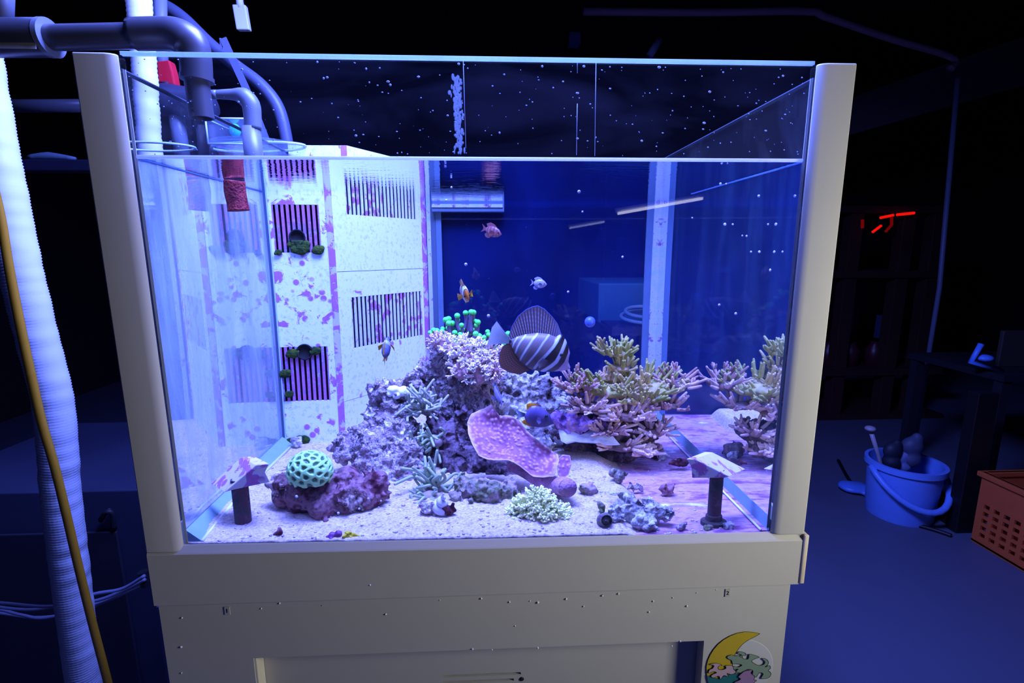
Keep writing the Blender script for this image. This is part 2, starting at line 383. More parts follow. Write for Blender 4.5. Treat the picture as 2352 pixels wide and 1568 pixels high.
# glass strips and silicone in the corners
M_strip = thinglass('strip_glass', (0.8, 0.9, 0.95), 0.3, (200, 205, 240), (30, 14, 8), 0.4, 0.7, 0.12)
M_white2 = plain((230, 234, 240), 0.3); M_sil = plain((128, 160, 172), 0.85, var=0.15, scale=40, spec=.1)
w1, w2 = PZ(1700, 1168, FL+.003).x, PZ(1705, 1139, FL+.003).x
st = MB().box((w1, 0.016, FL+.0001), (0.9488, 0.815, FL+.0022)).build('glass_strip', M_crust, aq, smooth=False)
for w_ in (w1, w2): MB().tube([(w_, 0.016, FL+.003), (w_, 0.66, FL+.003)], 0.0020, 6).build('strip_edge', M_white2, st)
MB().prism([(0.9488, 0.016, FL+.001), (0.9488, 0.016, FL+.026), (w2+.001, 0.016, FL+.004), (w2+.001, 0.016, FL+.001)], (0, 0.80, 0)).build('silicone_seam', M_sil, aq, smooth=False)
MB().prism([(0.0512, 0.016, FL+.001), (0.0512, 0.016, FL+.030), (0.072, 0.016, FL+.012), (0.072, 0.016, FL+.001)], (0, 0.512, .010)).build('silicone_seam', M_sil, aq, smooth=False)
MB().tube([(0.0735, 0.016, 0.7275), (0.0735, 0.15, 0.7385), (0.0735, 0.528, 0.7390)], 0.0028, 6).build('strip_edge', M_white2, aq)
t = NT('crusted_seam'); nz = t.noise(34, 5, 0.7)
M_seam = t.pbr(t.ramp(nz, [(0.40, lin((140, 160, 176))), (0.56, lin((160, 166, 180))), (0.62, lin((108, 84, 112))), (0.70, lin((80, 50, 80)))]), 0.6)
M_seamblue = plain((76, 98, 120), 0.35, var=0.2, scale=25); M_seamgrey = plain((66, 82, 100), 0.35, var=0.15)
def vstrip(u0, u1, Y, mat, name, z0=0.718, z1=None):
    a, b2 = P(u0, 600, Y).x, P(u1, 600, Y).x
    return MB().box((a, Y-0.004, z0), (b2, Y+0.003, z1 or 1.36)).build(name, mat, aq, smooth=False)
vstrip(1481, 1497, .812, M_seamblue, 'silicone_seam'); vstrip(1497, 1513, .806, M_seam, 'corner_strip'); vstrip(1513, 1519, .812, M_seamgrey, 'silicone_seam'); vstrip(1519, 1527, .809, M_seamblue, 'silicone_seam')
vstrip(983, 992, .812, M_seam, 'corner_strip'); vstrip(992, 1004, .813, M_seamgrey, 'silicone_seam'); vstrip(1004, 1016, .811, M_seamblue, 'silicone_seam')
# bracket on the back glass near the surface
a, c = P(992, 461, .80), P(1158, 487, .80)
br = MB().box((a.x, .788, c.z), (c.x, .812, a.z)).build('glass_bracket', plain((80, 100, 120), 0.3, var=0.15), aq, smooth=False, bevel=0.002)
MB().box((a.x, .785, (a.z+c.z)/2-0.003), (c.x-0.004, .7885, (a.z+c.z)/2+0.005)).build('crusted_edge', M_seam, br, smooth=False)
M_bead = plain((206, 212, 222), 0.3, var=.05)
for a_ in (0.0500, 0.9462): MB().box((a_, 0.0129, 0.724), (a_+0.0038, 0.0134, 1.384)).build('silicone_bead', M_bead, aq, smooth=False)
# films of algae on the inner faces of the side panes
def film(name, tint, amt, base, col, fs, lo, hi):
    t = NT(name); nz = t.noise(1.0, 7, 0.65, t.scaled(*fs), 0.5); k = t.math('ADD', t.math('MULTIPLY', t.step(nz, lo, hi), amt), base)
    tr = t.n('ShaderNodeBsdfTransparent'); d = t.n('ShaderNodeBsdfDiffuse'); d.inputs[0].default_value = (*lin(col), 1)
    t.l(t.mixsh(k, tr.outputs[0], d.outputs[0]), t.out.inputs[0]); return t.m
MB().grid([[(0.0514, 0.016, 0.74), (0.0514, 0.525, 0.74)], [(0.0514, 0.016, WZ), (0.0514, 0.525, WZ)]]).build('algae_film', film('left_film', 1, 0.42, 0.24, (176, 196, 200), (5, 12, 3.5), 0.38, 0.7), aq, smooth=False)
MB().grid([[(0.9486, 0.016, 0.75), (0.9486, 0.80, 0.75)], [(0.9486, 0.016, WZ), (0.9486, 0.80, WZ)]]).build('algae_film', film('right_film', 1, 0.04, 0.012, (120, 170, 200), (5, 14, 3.0), 0.42, 0.75), aq, smooth=False)
# ------------------------------------------------------------------ the water
x0, x1, y0, y1, z0, z1 = 0.0505, 0.9495, WF, 0.8195, 0.7105, WZ
me = bpy.data.meshes.new('water')
me.from_pydata([(x0,y0,z0),(x1,y0,z0),(x1,y1,z0),(x0,y1,z0),(x0,y0,z1),(x1,y0,z1),(x1,y1,z1),(x0,y1,z1)], [], [(0,1,5,4),(3,2,1,0),(1,2,6,5),(2,3,7,6),(3,0,4,7),(4,5,6,7)])
for m in (waterfront(), waterskin('water_side'), waterskin('water_surface', 0.06)): me.materials.append(m)
for i, k in enumerate((0, 1, 1, 1, 1, 2)): me.polygons[i].material_index = k
wo = bpy.data.objects.new('water', me); COL.objects.link(wo)
tag(wo, 'clear still seawater filling the glass aquarium', 'water', kind='stuff')
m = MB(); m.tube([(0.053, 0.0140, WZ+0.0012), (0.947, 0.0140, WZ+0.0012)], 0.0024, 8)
m.build('meniscus', thinglass('meniscus_glow', (.9, .95, 1), .2, (235, 238, 245), (9, 9, 9), .3, .6, .6, .6), wo)  # bright glint along the water's edge, put in as a pale film
MB().tube([(0.0522, 0.016, WZ), (0.0522, 0.52, WZ)], 0.0012, 6).tube([(0.9480, 0.016, WZ), (0.9480, 0.55, WZ)], 0.0011, 6).build('waterline', plain((96, 150, 215), 0.2), wo)
# ------------------------------------------------------------------ overflow box in the back left corner
ob = thing('overflow_box', 'white overflow box with slotted grilles, crusted purple, in the back left corner', 'overflow box', (0.2, 0.66, 0.73))
BX, BY = 0.186, 0.53; EX, EY = 0.352, 0.818
SL = math.hypot(EX-BX, EY-BY); dx, dy = (EX-BX)/SL, (EY-BY)/SL
fF = lambda s, z, k: (0.0525+s, BY+0.005*k, z)
fS = lambda s, z, k: (BX+dx*s-dy*0.005*k, BY+dy*s+dx*0.005*k, z)
def panelmat(name, lo, seed, base=(226, 238, 240)):
    t = NT(name); c = t.n('ShaderNodeMapping'); c.inputs['Location'].default_value = (seed, seed*2, seed*.5); t.l(t.coord(), c.inputs[0])
    nz = t.noise(26, 5, 0.62, c.outputs[0], 0.5); v = t.n('ShaderNodeTexVoronoi', Scale=42.0, Randomness=1.0); t.l(c.outputs[0], v.inputs['Vector'])
    spots = t.math('MULTIPLY', t.step(v.outputs['Distance'], 0.34, 0.24), t.step(t.noise(13, 2, 0.5, c.outputs[0]), lo-0.02, lo+0.03))
    big = t.step(nz, lo+0.045, lo+0.085)
    k = t.math('MAXIMUM', spots, big)
    fine = t.noise(120, 4, 0.7, c.outputs[0])
    base2 = t.mix(t.step(fine, 0.52, 0.72), lin(base), lin((176, 196, 222)))
    pur = t.mix(fine, lin((150, 72, 130)), lin((196, 128, 178)))
    return t.pbr(t.mix(k, base2, pur), 0.6, 0, t.bump(k, 0.3, 0.002))
MP1, MP2 = panelmat('front_panel', 0.53, 1.0), panelmat('side_panel', 0.63, 5.0)
M_bar1 = panelmat('bar_front', 0.40, 2.0, (150, 110, 170)); M_bar2 = panelmat('bar_side', 0.50, 3.0, (206, 212, 236))
M_slot = plain((10, 8, 14), 0.9)  # near black: the shade inside slots and drain holes, put into the colour
def sF(u, v): p = P(u, v, BY); return p.x-0.0525, p.z
def sS(u, v): p = PPL(u, v, (BX, BY, 0), (dy, -dx, 0)); return (p.x-BX)*dx+(p.y-BY)*dy, p.z
def grille(sg0, sg1, zg0, zg1, n, fn, matb, frac):
    pitch = (sg1-sg0)/n; first = None
    for i in range(n+1):
        wdt = pitch*frac; s0 = sg0+i*pitch-wdt/2
        q = MB(); q.add([fn(s, z, k) for k in (0.05, 0.38) for s, z in ((s0, zg0), (s0+wdt, zg0), (s0+wdt, zg1), (s0, zg1))], [(0,1,2,3),(7,6,5,4),(0,4,5,1),(1,5,6,2),(2,6,7,3),(3,7,4,0)])
        q.build('grille_bar', matb, ob, smooth=False)
ga, gb = sF(652, 922), sF(752, 795); gc, gd = sF(632, 580), sF(731, 470)
M_edgecrust = panelmat('edge_crust', .40, 9.0, (196, 190, 206))
plate(MB(), BX-0.0525-0.014, BX-0.0525-0.0004, 0.732, 1.398, [], lambda s, z, k: (0.0525+s, BY-0.0012+0.0011*k, z)).build('crusted_edge', M_edgecrust, ob, smooth=False)
plate(MB(), SL-0.022, SL-0.002, 0.732, 1.36, [], lambda s, z, k: (BX+dx*s+dy*0.0012*(1-k), BY+dy*s-dx*0.0012*(1-k), z)).build('crusted_edge', M_edgecrust, ob, smooth=False)
H1 = [(ga[0], gb[0], ga[1], gb[1]), (gc[0], gd[0], gc[1], gd[1])]
plate(MB(), 0.0, BX-0.0525, 0.7180, 1.3985, H1, fF).build('front_panel', MP1, ob, smooth=False)
for h in H1: grille(*h, 9, fF, M_bar1, 0.55)
ha, hb = sS(812, 800), sS(968, 668); hc, hd = sS(796, 492), sS(955, 455)
zs1, zs2 = sS(880, 620)[1], sS(850, 905)[1]
ztop = 2*WZ-hc[1]
for z0_, z1_, hl in ((0.7180, zs2-0.0006, []), (zs2+0.0006, zs1-0.0006, [(ha[0], hb[0], ha[1], hb[1])]), (zs1+0.0006, 1.3985, [(hc[0], hd[0], hc[1], ztop)])):
    plate(MB(), 0.0, SL, z0_, z1_, hl, fS).build('side_panel', MP2, ob, smooth=False)
grille(ha[0], hb[0], ha[1], hb[1], 19, fS, M_bar2, 0.52); grille(hc[0], hd[0], hc[1], ztop, 19, fS, M_bar2, 0.52)
q = MB(); plate(q, 0.002, BX-0.0545, 0.7180, 1.38, [], lambda s, z, k: (0.0525+s, BY+0.016+0.002*k, z)); plate(q, 0.0, SL-0.012, 0.7180, 1.38, [], lambda s, z, k: (BX+dx*s-dy*(0.018+0.002*k), BY+dy*s+dx*(0.018+0.002*k), z))
q.build('shade_backing', M_slot, ob, smooth=False)  # black sheet added behind the slots as the shade inside the box
MB().box((0.0508, BY-0.006, 0.735), (0.0555, BY-0.001, 1.36)).build('silicone_seam', M_seamgrey, ob, smooth=False)
MB().box((0.0558, BY-0.004, 0.735), (0.0582, BY-0.001, 1.36)).build('silicone_seam', plain((170, 200, 240), .3), ob, smooth=False)
for u, v, r in ((683, 545, 15), (700, 808, 16)):
    p = P(u, v, BY-0.004); R = r*PS(BY)
    MB().lathe([(R*1.15, 0), (R*1.15, 0.003), (R*0.95, 0.003), (R*0.9, -0.002), (0, -0.002)], p, (0, -1, 0), 20).build('drain_hole', M_slot, ob)
M_alg = rockmat([(14, 30, 12), (40, 66, 16), (80, 100, 30)], 40, 160, 0.9, 'algae')
for u, v, r in ((690, 568, 20), (672, 560, 11), (731, 574, 13), (639, 580, 8), (672, 812, 14), (724, 806, 12), (655, 858, 13), (664, 905, 10), (690, 1015, 20), (668, 1014, 12)):
    Y = BY-0.004; p = P(u, v, Y); R = r*PS(Y)
    link('algae_tuft', blobmesh([(p, (R, 0.004, R*0.8)), (p+Vector((R*.5, 0, R*.3)), (R*.6, .004, R*.5)), (p+Vector((-R*.6, 0, -R*.2)), (R*.5, .004, R*.45))], 0.0012, 0.0012, 120, seed=u), M_alg, ob)
# ------------------------------------------------------------------ sand and things lying on it
def sandz(x, y):
    b = 0.715+0.07*y+0.035*noise.noise(Vector((x*9, y*9, 3)))
    k = min(1, max(0, (x-b)/0.05)); k = k*k*(3-2*k)
    return 0.7188+0.0055*max(0, (.5-x)/.45)+0.0190*(1-(1-min(1, y/.17))**2)-0.0055*max(0, (.5-x)/.45)*min(1, y/.17)+0.0030*min(1, y/.05)*noise.noise(Vector((x*14, y*14, 0)))+0.0012*noise.noise(Vector((x*60, y*60, 5)))+0.0007*noise.noise(Vector((x*150, y*150, 8)))-0.0260*k
nx, ny = 260, 220
rows = [[(0.0525+(0.8945-0.0525)*i/nx, 0.0138+(0.812-0.0138)*j/ny) for i in range(nx+1)] for j in range(ny+1)]
t = NT('sand'); n1 = t.noise(900, 3, 0.8); n2 = t.noise(60, 4); n3 = t.noise(240, 3, 0.7)
M_sand = t.pbr(t.ramp(t.math('ADD', t.math('MULTIPLY', n3, 0.7), t.math('MULTIPLY', n2, 0.3)), [(0.32, lin((128, 104, 108))), (0.43, lin((188, 164, 158))), (0.58, lin((216, 196, 184))), (0.72, lin((240, 226, 214)))]), 0.9, 0, t.bump(n1, 0.6, 0.0015), 0.2)
tag(MB().grid([[(x, 0.0137, 0.7100) for x, y in rows[0]]]+[[(x, y, sandz(x, y)) for x, y in r] for r in rows]).build('sand', M_sand), 'pale coral sand spread over the tank floor', 'sand', kind='stuff')
RK1 = rockmat([(36, 26, 34), (96, 78, 86), (184, 172, 170), (126, 94, 108), (208, 200, 192), (246, 242, 232)], 34, 130, name='live_rock', bump=1.0)
RK2 = rockmat([(56, 48, 52), (128, 118, 120), (206, 204, 198), (244, 244, 236)], 20, 120, name='pale_rock', bump=0.8)
RK3 = rockmat([(40, 14, 20), (86, 34, 46), (148, 108, 112), (74, 48, 44), (222, 200, 194)], 13, 90, name='plum_rock', bump=0.6)
RK4 = rockmat([(44, 44, 32), (92, 98, 58), (150, 134, 124), (192, 150, 172)], 22, 120, name='mossy_rock', bump=0.7)
RK5 = rockmat([(22, 16, 22), (58, 42, 50), (120, 100, 106), (82, 54, 66)], 20, 110, name='dark_rock', bump=0.8)
def rock(name, label, cat, blobs, knobs, mat, seed, kr=(0.003, 0.0072), voxel=0.0024, amp=0.005, amp2=0.0028, pits=0.0055, up=0.0, extra=(), group=None):
    rr = random.Random(seed); L = []
    for bl in blobs:
        u, v, Y, r = bl[:4]; R = r*PS(Y); k = bl[4] if len(bl) > 4 else (1, 1, 1); L.append((P(u, v, Y), (R*k[0], R*k[1], R*k[2])))
    base = list(L)
    for i in range(knobs):
        c, r = base[rr.randrange(len(base))]
        d = Vector((rr.gauss(0, 1), rr.gauss(-0.5, 1), rr.gauss(0.35+up, 1))).normalized()
        p = Vector((c[0]+d.x*r[0], c[1]+d.y*r[1], c[2]+d.z*r[2])); q = rr.uniform(*kr)
        L.append((p, (q, q, q*rr.uniform(0.8, 1.5))))
        if rr.random() < 0.6: L.append((p+d*q*1.1, (q*.75,)*3))
    L = [(c, r) for c, r in L if c[2]+r[2] > 0.717]
    me = blobmesh(L, voxel, amp, 34, amp2, 110, seed, pits)
    o = link(name, me, mat); return tag(o, label, cat, group)
G_R = 'live rocks heaped in the middle of the tank'
rock('live_rock', 'knobbly purple-grey rock at the left foot of the heap, beside the brain coral', 'rock',
     [(795, 1030, .31, 30), (835, 1005, .33, 26), (850, 1030, .31, 45), (905, 1000, .33, 40), (930, 1045, .30, 42), (885, 1080, .28, 45), (930, 1100, .28, 38), (955, 1085, .29, 30), (845, 1065, .29, 34)], 330, RK1, 11, group=G_R)
rock('live_rock', 'rugged blue-grey rock with a white cap, stacked above the left foot of the heap', 'rock',
     [(870, 905, .40, 26), (905, 905, .40, 34), (930, 890, .41, 20), (860, 950, .40, 26), (905, 955, .39, 44), (880, 985, .38, 36), (930, 985, .38, 34), (900, 1030, .40, 40), (948, 872, .41, 9), (958, 884, .41, 6)], 300, RK1, 12, group=G_R)
rock('live_rock', 'tall crusted rock at the top of the heap, under the green-tipped coral', 'rock',
     [(1010, 795, .46, 26), (1015, 830, .45, 30), (980, 855, .45, 26), (1060, 830, .46, 48), (1110, 830, .47, 36), (1030, 890, .45, 40), (1085, 880, .45, 48), (1130, 880, .47, 34), (1040, 940, .44, 42), (1100, 930, .44, 44), (1060, 1000, .44, 55), (1120, 990, .45, 50), (1080, 1040, .42, 50)], 420, RK1, 13, group=G_R)
rock('live_rock', 'pale porous rock right of the heap, behind the orange-finned fish', 'rock',
     [(1165, 885, .48, 30), (1205, 890, .49, 36), (1250, 900, .49, 38), (1160, 930, .47, 36), (1210, 940, .48, 40), (1265, 940, .48, 42), (1295, 965, .46, 34), (1230, 985, .46, 44), (1180, 990, .46, 50), (1230, 1030, .42, 42)], 380, RK2, 14, group=G_R, up=0.3)
rock('live_rock', 'dark shaded rock in the middle of the heap, behind the pink plate coral', 'rock',
     [(1005, 990, .37, 32), (1035, 1010, .36, 40), (1010, 1050, .35, 36), (1055, 1060, .33, 46), (1100, 1070, .32, 46), (1150, 1085, .30, 44), (1040, 1100, .30, 30), (1195, 1095, .29, 36), (1070, 960, .38, 22), (1062, 951, .37, 12)], 220, RK5, 15, group=G_R)
rock('live_rock', 'mossy green and violet rock on the sand below the pink plate coral', 'rock',
     [(1065, 1115, .17, 26), (1095, 1125, .155, 34), (1060, 1140, .15, 18), (1130, 1135, .15, 36), (1165, 1130, .16, 30), (1180, 1145, .15, 22)], 150, RK4, 16, kr=(.0022, .005), voxel=.002, group=G_R)
rock('live_rock', 'dark pedestal rock carrying the branching coral', 'rock',
     [(1315, 975, .40, 30), (1365, 985, .40, 36), (1420, 995, .40, 40), (1465, 1000, .40, 36), (1495, 985, .41, 26), (1440, 1030, .40, 34), (1390, 1035, .42, 40), (1330, 1030, .44, 40), (1290, 990, .40, 18), (1480, 1030, .39, 22)], 110, RK5, 17, group=G_R)
rock('live_rock', 'rounded plum and mauve rock on the sand carrying the mint brain coral', 'rock',
     [(655, 1110, .14, 32), (650, 1140, .13, 26), (700, 1140, .12, 46), (740, 1160, .10, 40), (790, 1150, .115, 44), (830, 1140, .125, 42), (862, 1110, .14, 34), (740, 1110, .14, 42), (800, 1110, .145, 38), (860, 1140, .13, 26), (690, 1105, .15, 44), (745, 1180, .10, 26)], 110, RK3, 18, kr=(.0025, .006), voxel=.0022, amp=.005, amp2=.0024, pits=.003, group=G_R)
rock('rubble_rock', 'clump of grey encrusted rubble near the front glass, right of the mint-white coral', 'rock',
     [(1425, 1175, .06, 24), (1460, 1170, .06, 26), (1500, 1178, .06, 24), (1530, 1180, .055, 20), (1400, 1180, .06, 14), (1470, 1200, .045, 22), (1490, 1205, .04, 16), (1440, 1150, .085, 18), (1490, 1155, .08, 16), (1422, 1200, .05, 12)], 190, RK2, 19, kr=(.002, .0048), voxel=.0019)
rock('reef_shelf_rock', 'bluish-mauve ledge of rock under the left side of the branching coral', 'rock',
     [(1285, 965, .37, 18), (1310, 968, .365, 20), (1340, 972, .36, 20), (1370, 975, .36, 18), (1300, 985, .37, 16), (1330, 992, .37, 16)], 120, rockmat([(50, 34, 70), (120, 84, 150), (168, 130, 180), (190, 140, 150)], 30, 130), 20, kr=(.0025, .005), voxel=.0024)
for i, (u, v, r, lab) in enumerate([(1350, 1122, 22, 'dark pebbly rock fragment right of the pink coral tip'), (1400, 1138, 20, 'rounded rock fragment with a pale top, left of the rubble clump'),
        (1532, 1122, 18, 'greenish rock fragment left of the right-hand stand'), (1461, 1118, 17, 'flat low fragment of rubble behind the rubble clump'), (1500, 1030, 26, 'pinkish lump of rock under the right edge of the branching coral'),
        (1520, 1045, 13, 'yellowish pebble beside the pinkish lump by the glass strip'), (1030, 1168, 17, 'pale bit of rock left of the mossy rock'), (985, 1163, 22, 'low whitish rubble left of the conch shell'),
        (1383, 1165, 11, 'small ring of dead coral left of the rubble clump'), (680, 1012, 13, 'small tuft-covered stone at the foot of the overflow box'), (640, 1224, 8, 'tiny brown stone on the sand near the front left'), (1565, 1208, 11, 'small stone left of the foot of the right-hand stand'), (1625, 1213, 11, 'dark stone in front of the right-hand stand'), (1672, 1210, 11, 'round stone right of the foot of the right-hand stand'), (1560, 1062, 22, 'flat dark sponge-like stone lying on the bare floor by the glass strip')]):
    p = PZ(u, v+r*0.5, 0.737 if u < 1400 else 0.722); Y = min(max(p.y, 0.034), 0.5)
    rock('rock_fragment', lab, 'rock', [(u-r*.3, v, Y, r*.7), (u+r*.35, v+r*.1, Y, r*.65), (u, v+r*.3, Y, r*.7)] if 'flat' not in lab else [(u-r*.6, v, Y, r*.4), (u, v, Y, r*.45), (u+r*.6, v+1, Y, r*.4)], 14, [RK4, RK2, RK3, RK1][i % 4] if i != 4 else RK3, 40+i, kr=(.002, .004), voxel=.0018, amp=.002, pits=.0015)
# ------------------------------------------------------------------ corals
def resamp(poly, n):
    q = [Vector(p) for p in poly]+[Vector(poly[0])]; d = [0]
    for a, b in zip(q, q[1:]): d.append(d[-1]+(b-a).length)
    out = []
    for i in range(n):
        t = d[-1]*i/n; k = max(j for j in range(len(d)-1) if d[j] <= t); f = (t-d[k])/(d[k+1]-d[k]+1e-9); out.append(q[k].lerp(q[k+1], f))
    return out
def patch(polypx, pt, n, thick, wave, tub, freq, colf, rings=40, around=170, curl=0.0, seed=0):
    """a thick wavy plate whose outline runs through the given points of a sloping plane"""
    E3 = resamp([PPL(u, v, pt, n) for u, v in polypx], around); c = sum(E3, Vector())/around; n = Vector(n).normalized(); m = MB(); top = []; bot = []; cols = []
    off = Vector((seed, seed, seed))
    for i in range(rings+1):
        f = (i/rings)**0.85; R1, R2 = [], []
        for e in E3+[E3[0]]:
            p = c.lerp(e, f); h = wave*noise.noise((p+off)*14)+wave*0.5*noise.noise((p+off)*30)
            d = noise.voronoi(p*freq)[0][0]; b = max(0.0, 0.55-d); h2 = tub*b*2
            h += curl*max(0, f-0.75)*4
            edge = math.sqrt(max(0.0, 1-max(0, (f-0.86)/0.14)**2))
            R1.append(p+n*(h+h2*edge)); R2.append(p+n*(h-thick*(0.15+0.85*edge))); cols.append(colf(b, f, noise.noise((p+off)*40)))
        top.append(R1); bot.append(R2)
    m.grid(top, cols); m.grid(bot, [colf(0, 1, 0)]*len(cols)); k = len(E3)+1
    m.add(top[-1]+bot[-1], [(j, j+1, k+j+1, k+j) for j in range(k-1)], [colf(0, 1, 0)]*(2*k))
    return m
def lerpc(a, b, t): t = min(1, max(0, t)); return tuple(x*(1-t)+y*t for x, y in zip(a, b))
Z3 = lambda x, y: (850+x/2.94, 600+y/2.94)
M_attr = attrmat('coral_skin', 0.6, 0.35, bump=0.3)
pk = lambda b, f, z: lerpc(lerpc(lin((158, 90, 118)), lin((228, 164, 190)), b*2.6+0.12*z), lin((240, 206, 206)), max(0, f-0.9)*7)
mp = thing('plate_coral', 'pink bumpy plate coral with a pale rim, leaning on the heap', 'coral', PZ(1240, 1150, .737))
patch([Z3(*q) for q in [(660,1100),(690,1040),(740,1010),(830,1000),(880,1060),(960,1065),(1010,1090),(1060,1150),(1130,1220),(1220,1280),(1270,1310),(1280,1370),(1260,1440),(1250,1470),(1180,1470),(1100,1450),(1020,1400),(940,1370),(880,1365),(800,1350),(740,1330),(700,1260),(670,1180)]], P(1180, 1030, .20), (-.15, -.72, .66), .007, .021, .0035, 150, pk, curl=.006).build('plate', M_attr, mp)
patch([Z3(*q) for q in [(1265,1340),(1300,1305),(1350,1310),(1358,1370),(1340,1440),(1300,1470),(1270,1440)]], P(1295, 1072, .205), (.2, -.8, .5), .006, .003, .0025, 150, pk, 16, 60).build('plate_lobe', M_attr, mp)
tb = MB(); pts = [P(*Z3(x, y), Y) for x, y, Y in ((930, 1385, .205), (1040, 1420, .19), (1140, 1470, .175), (1250, 1510, .155), (1305, 1518, .125), (1335, 1530, .10))]
R = [r*PS(.16) for r in (8, 15, 19, 21, 23, 22)]
tb.tube(pts, R, 20, cap=False, res=5); tb.tube([pts[-1], pts[-1].lerp(pts[-2], .6), pts[-3]], [R[-1], R[-1]*.78, R[-1]*.45], 20, cap=True, res=4)
me_ = tb.build('trumpet_base', rockmat([(120, 84, 110), (170, 120, 150), (206, 160, 180)], 30, 160), mp)
patch([(1250+x/4.9, 760+y/4.9) for x, y in [(160,1110),(215,1090),(240,1160),(330,1200),(440,1150),(520,1100),(600,1070),(700,1100),(760,1180),(860,1270),(700,1285),(500,1250),(340,1240),(240,1270),(190,1240)]], P(1350, 1008, .345), (0, -.75, .66), .006, .012, .0022, 130, lambda b, f, z: lerpc(lin((170, 176, 200)), lin((226, 228, 235)), .5+z), 14, 110).build('bleached_plate', M_attr)
tag(bpy.data.objects['bleached_plate'], 'bleached white plate of dead coral on the ledge below the branching coral', 'coral')
wc = rock('white_sponge', 'bright white lump capping the left rock of the heap', 'sponge', [(905, 895, .375, 15, (1.2, .8, .8)), (925, 898, .375, 12), (895, 902, .375, 9), (912, 908, .37, 9), (935, 903, .372, 7)], 0, plain((245, 245, 240), 0.8, var=.05), 61, voxel=.002, amp=.003, pits=0)
# brain coral: a dome of walled cells
BC = P(712, 1083, .105); BRd = 54*PS(.105); cells = []
NC = 74
for i in range(NC):
    z = 1-(i+.5)*1.5/NC; a = i*2.39996+0.25*math.sin(i*5.1); r = math.sqrt(max(0, 1-z*z)); cells.append(np.array([r*math.cos(a), r*math.sin(a), z]))
cells = np.array(cells); m = MB(); rows = []; cols = []
for i in range(110):
    th = 0.02+math.radians(118)*i/109; R1 = []
    for j in range(221):
        ph = 2*math.pi*j/220; d = np.array([math.sin(th)*math.cos(ph), math.sin(th)*math.sin(ph), math.cos(th)]); q = np.sort(np.linalg.norm(cells-d, axis=1)); e = q[1]-q[0]
        k = min(1.0, max(0.0, 2.0-e/0.085)); rg = math.exp(-(e/0.04)**2); cen = max(0, 1-q[0]/0.07)
        rr_ = BRd*(0.95+0.05*k-0.03*(1-k)*min(1, e/0.2)+0.02*cen)
        R1.append(BC+Vector(d)*rr_*1.0); cols.append(lerpc(lerpc(lin((54, 110, 60)), lin((188, 250, 158)), k*1.1), lin((150, 226, 136)), rg*.6))
    rows.append([Vector((p.x, p.y, BC.z+(p.z-BC.z)*0.95)) for p in R1])
m.grid(rows, cols); tag(m.build('brain_coral', attrmat('brain_skin', .45, .5)), 'mint green brain coral dome with honeycomb walls, on the plum rock', 'coral')
# branching coral: tiers of plates carrying finger branches, each branch a part
rr = random.Random(5)
ac = thing('branching_coral', 'large olive and mauve branching coral spreading over its dark pedestal rock', 'coral', P(1440, 1000, .40))
def coralmat(name, a, b, c):
    t = NT(name); nz = t.noise(9, 3); n2 = t.noise(260, 3)
    return t.pbr(t.ramp(t.math('ADD', nz, t.math('MULTIPLY', n2, .12)), [(0.42, lin(a)), (0.55, lin(b)), (0.68, lin(c))]), 0.7, 0, t.bump(n2, .7, .0015), .25)
MA1 = coralmat('olive_branch', (130, 136, 66), (164, 160, 92), (198, 172, 130)); MA2 = coralmat('mauve_branch', (146, 108, 98), (188, 150, 140), (224, 196, 184)); MA3 = coralmat('mauve_base', (92, 70, 64), (130, 100, 94), (156, 122, 112))
tiers = [  # u, v, Y, half width px, half height px, depth m, count, lift, material
    (1475, 872, .42, 84, 52, .085, 60, .55, MA1), (1415, 805, .43, 42, 14, .045, 30, .7, MA1), (1425, 836, .43, 30, 26, .04, 18, .5, MA1), (1548, 868, .43, 42, 40, .05, 30, .35, MA2), (1325, 878, .41, 40, 32, .05, 34, .3, MA2),
    (1400, 880, .40, 80, 44, .06, 46, .5, MA1), (1525, 925, .40, 48, 14, .05, 24, .25, MA2), (1350, 925, .38, 48, 26, .05, 30, .2, MA2), (1440, 945, .375, 64, 26, .05, 34, .2, MA2), (1500, 985, .38, 42, 18, .04, 24, .1, MA2),
    (1395, 980, .37, 44, 16, .04, 26, 0, MA2), (1430, 1020, .365, 50, 16, .035, 26, -.1, MA2), (1480, 1035, .37, 30, 12, .03, 14, 0, MA2), (1460, 905, .385, 60, 30, .05, 30, .4, MA1)]
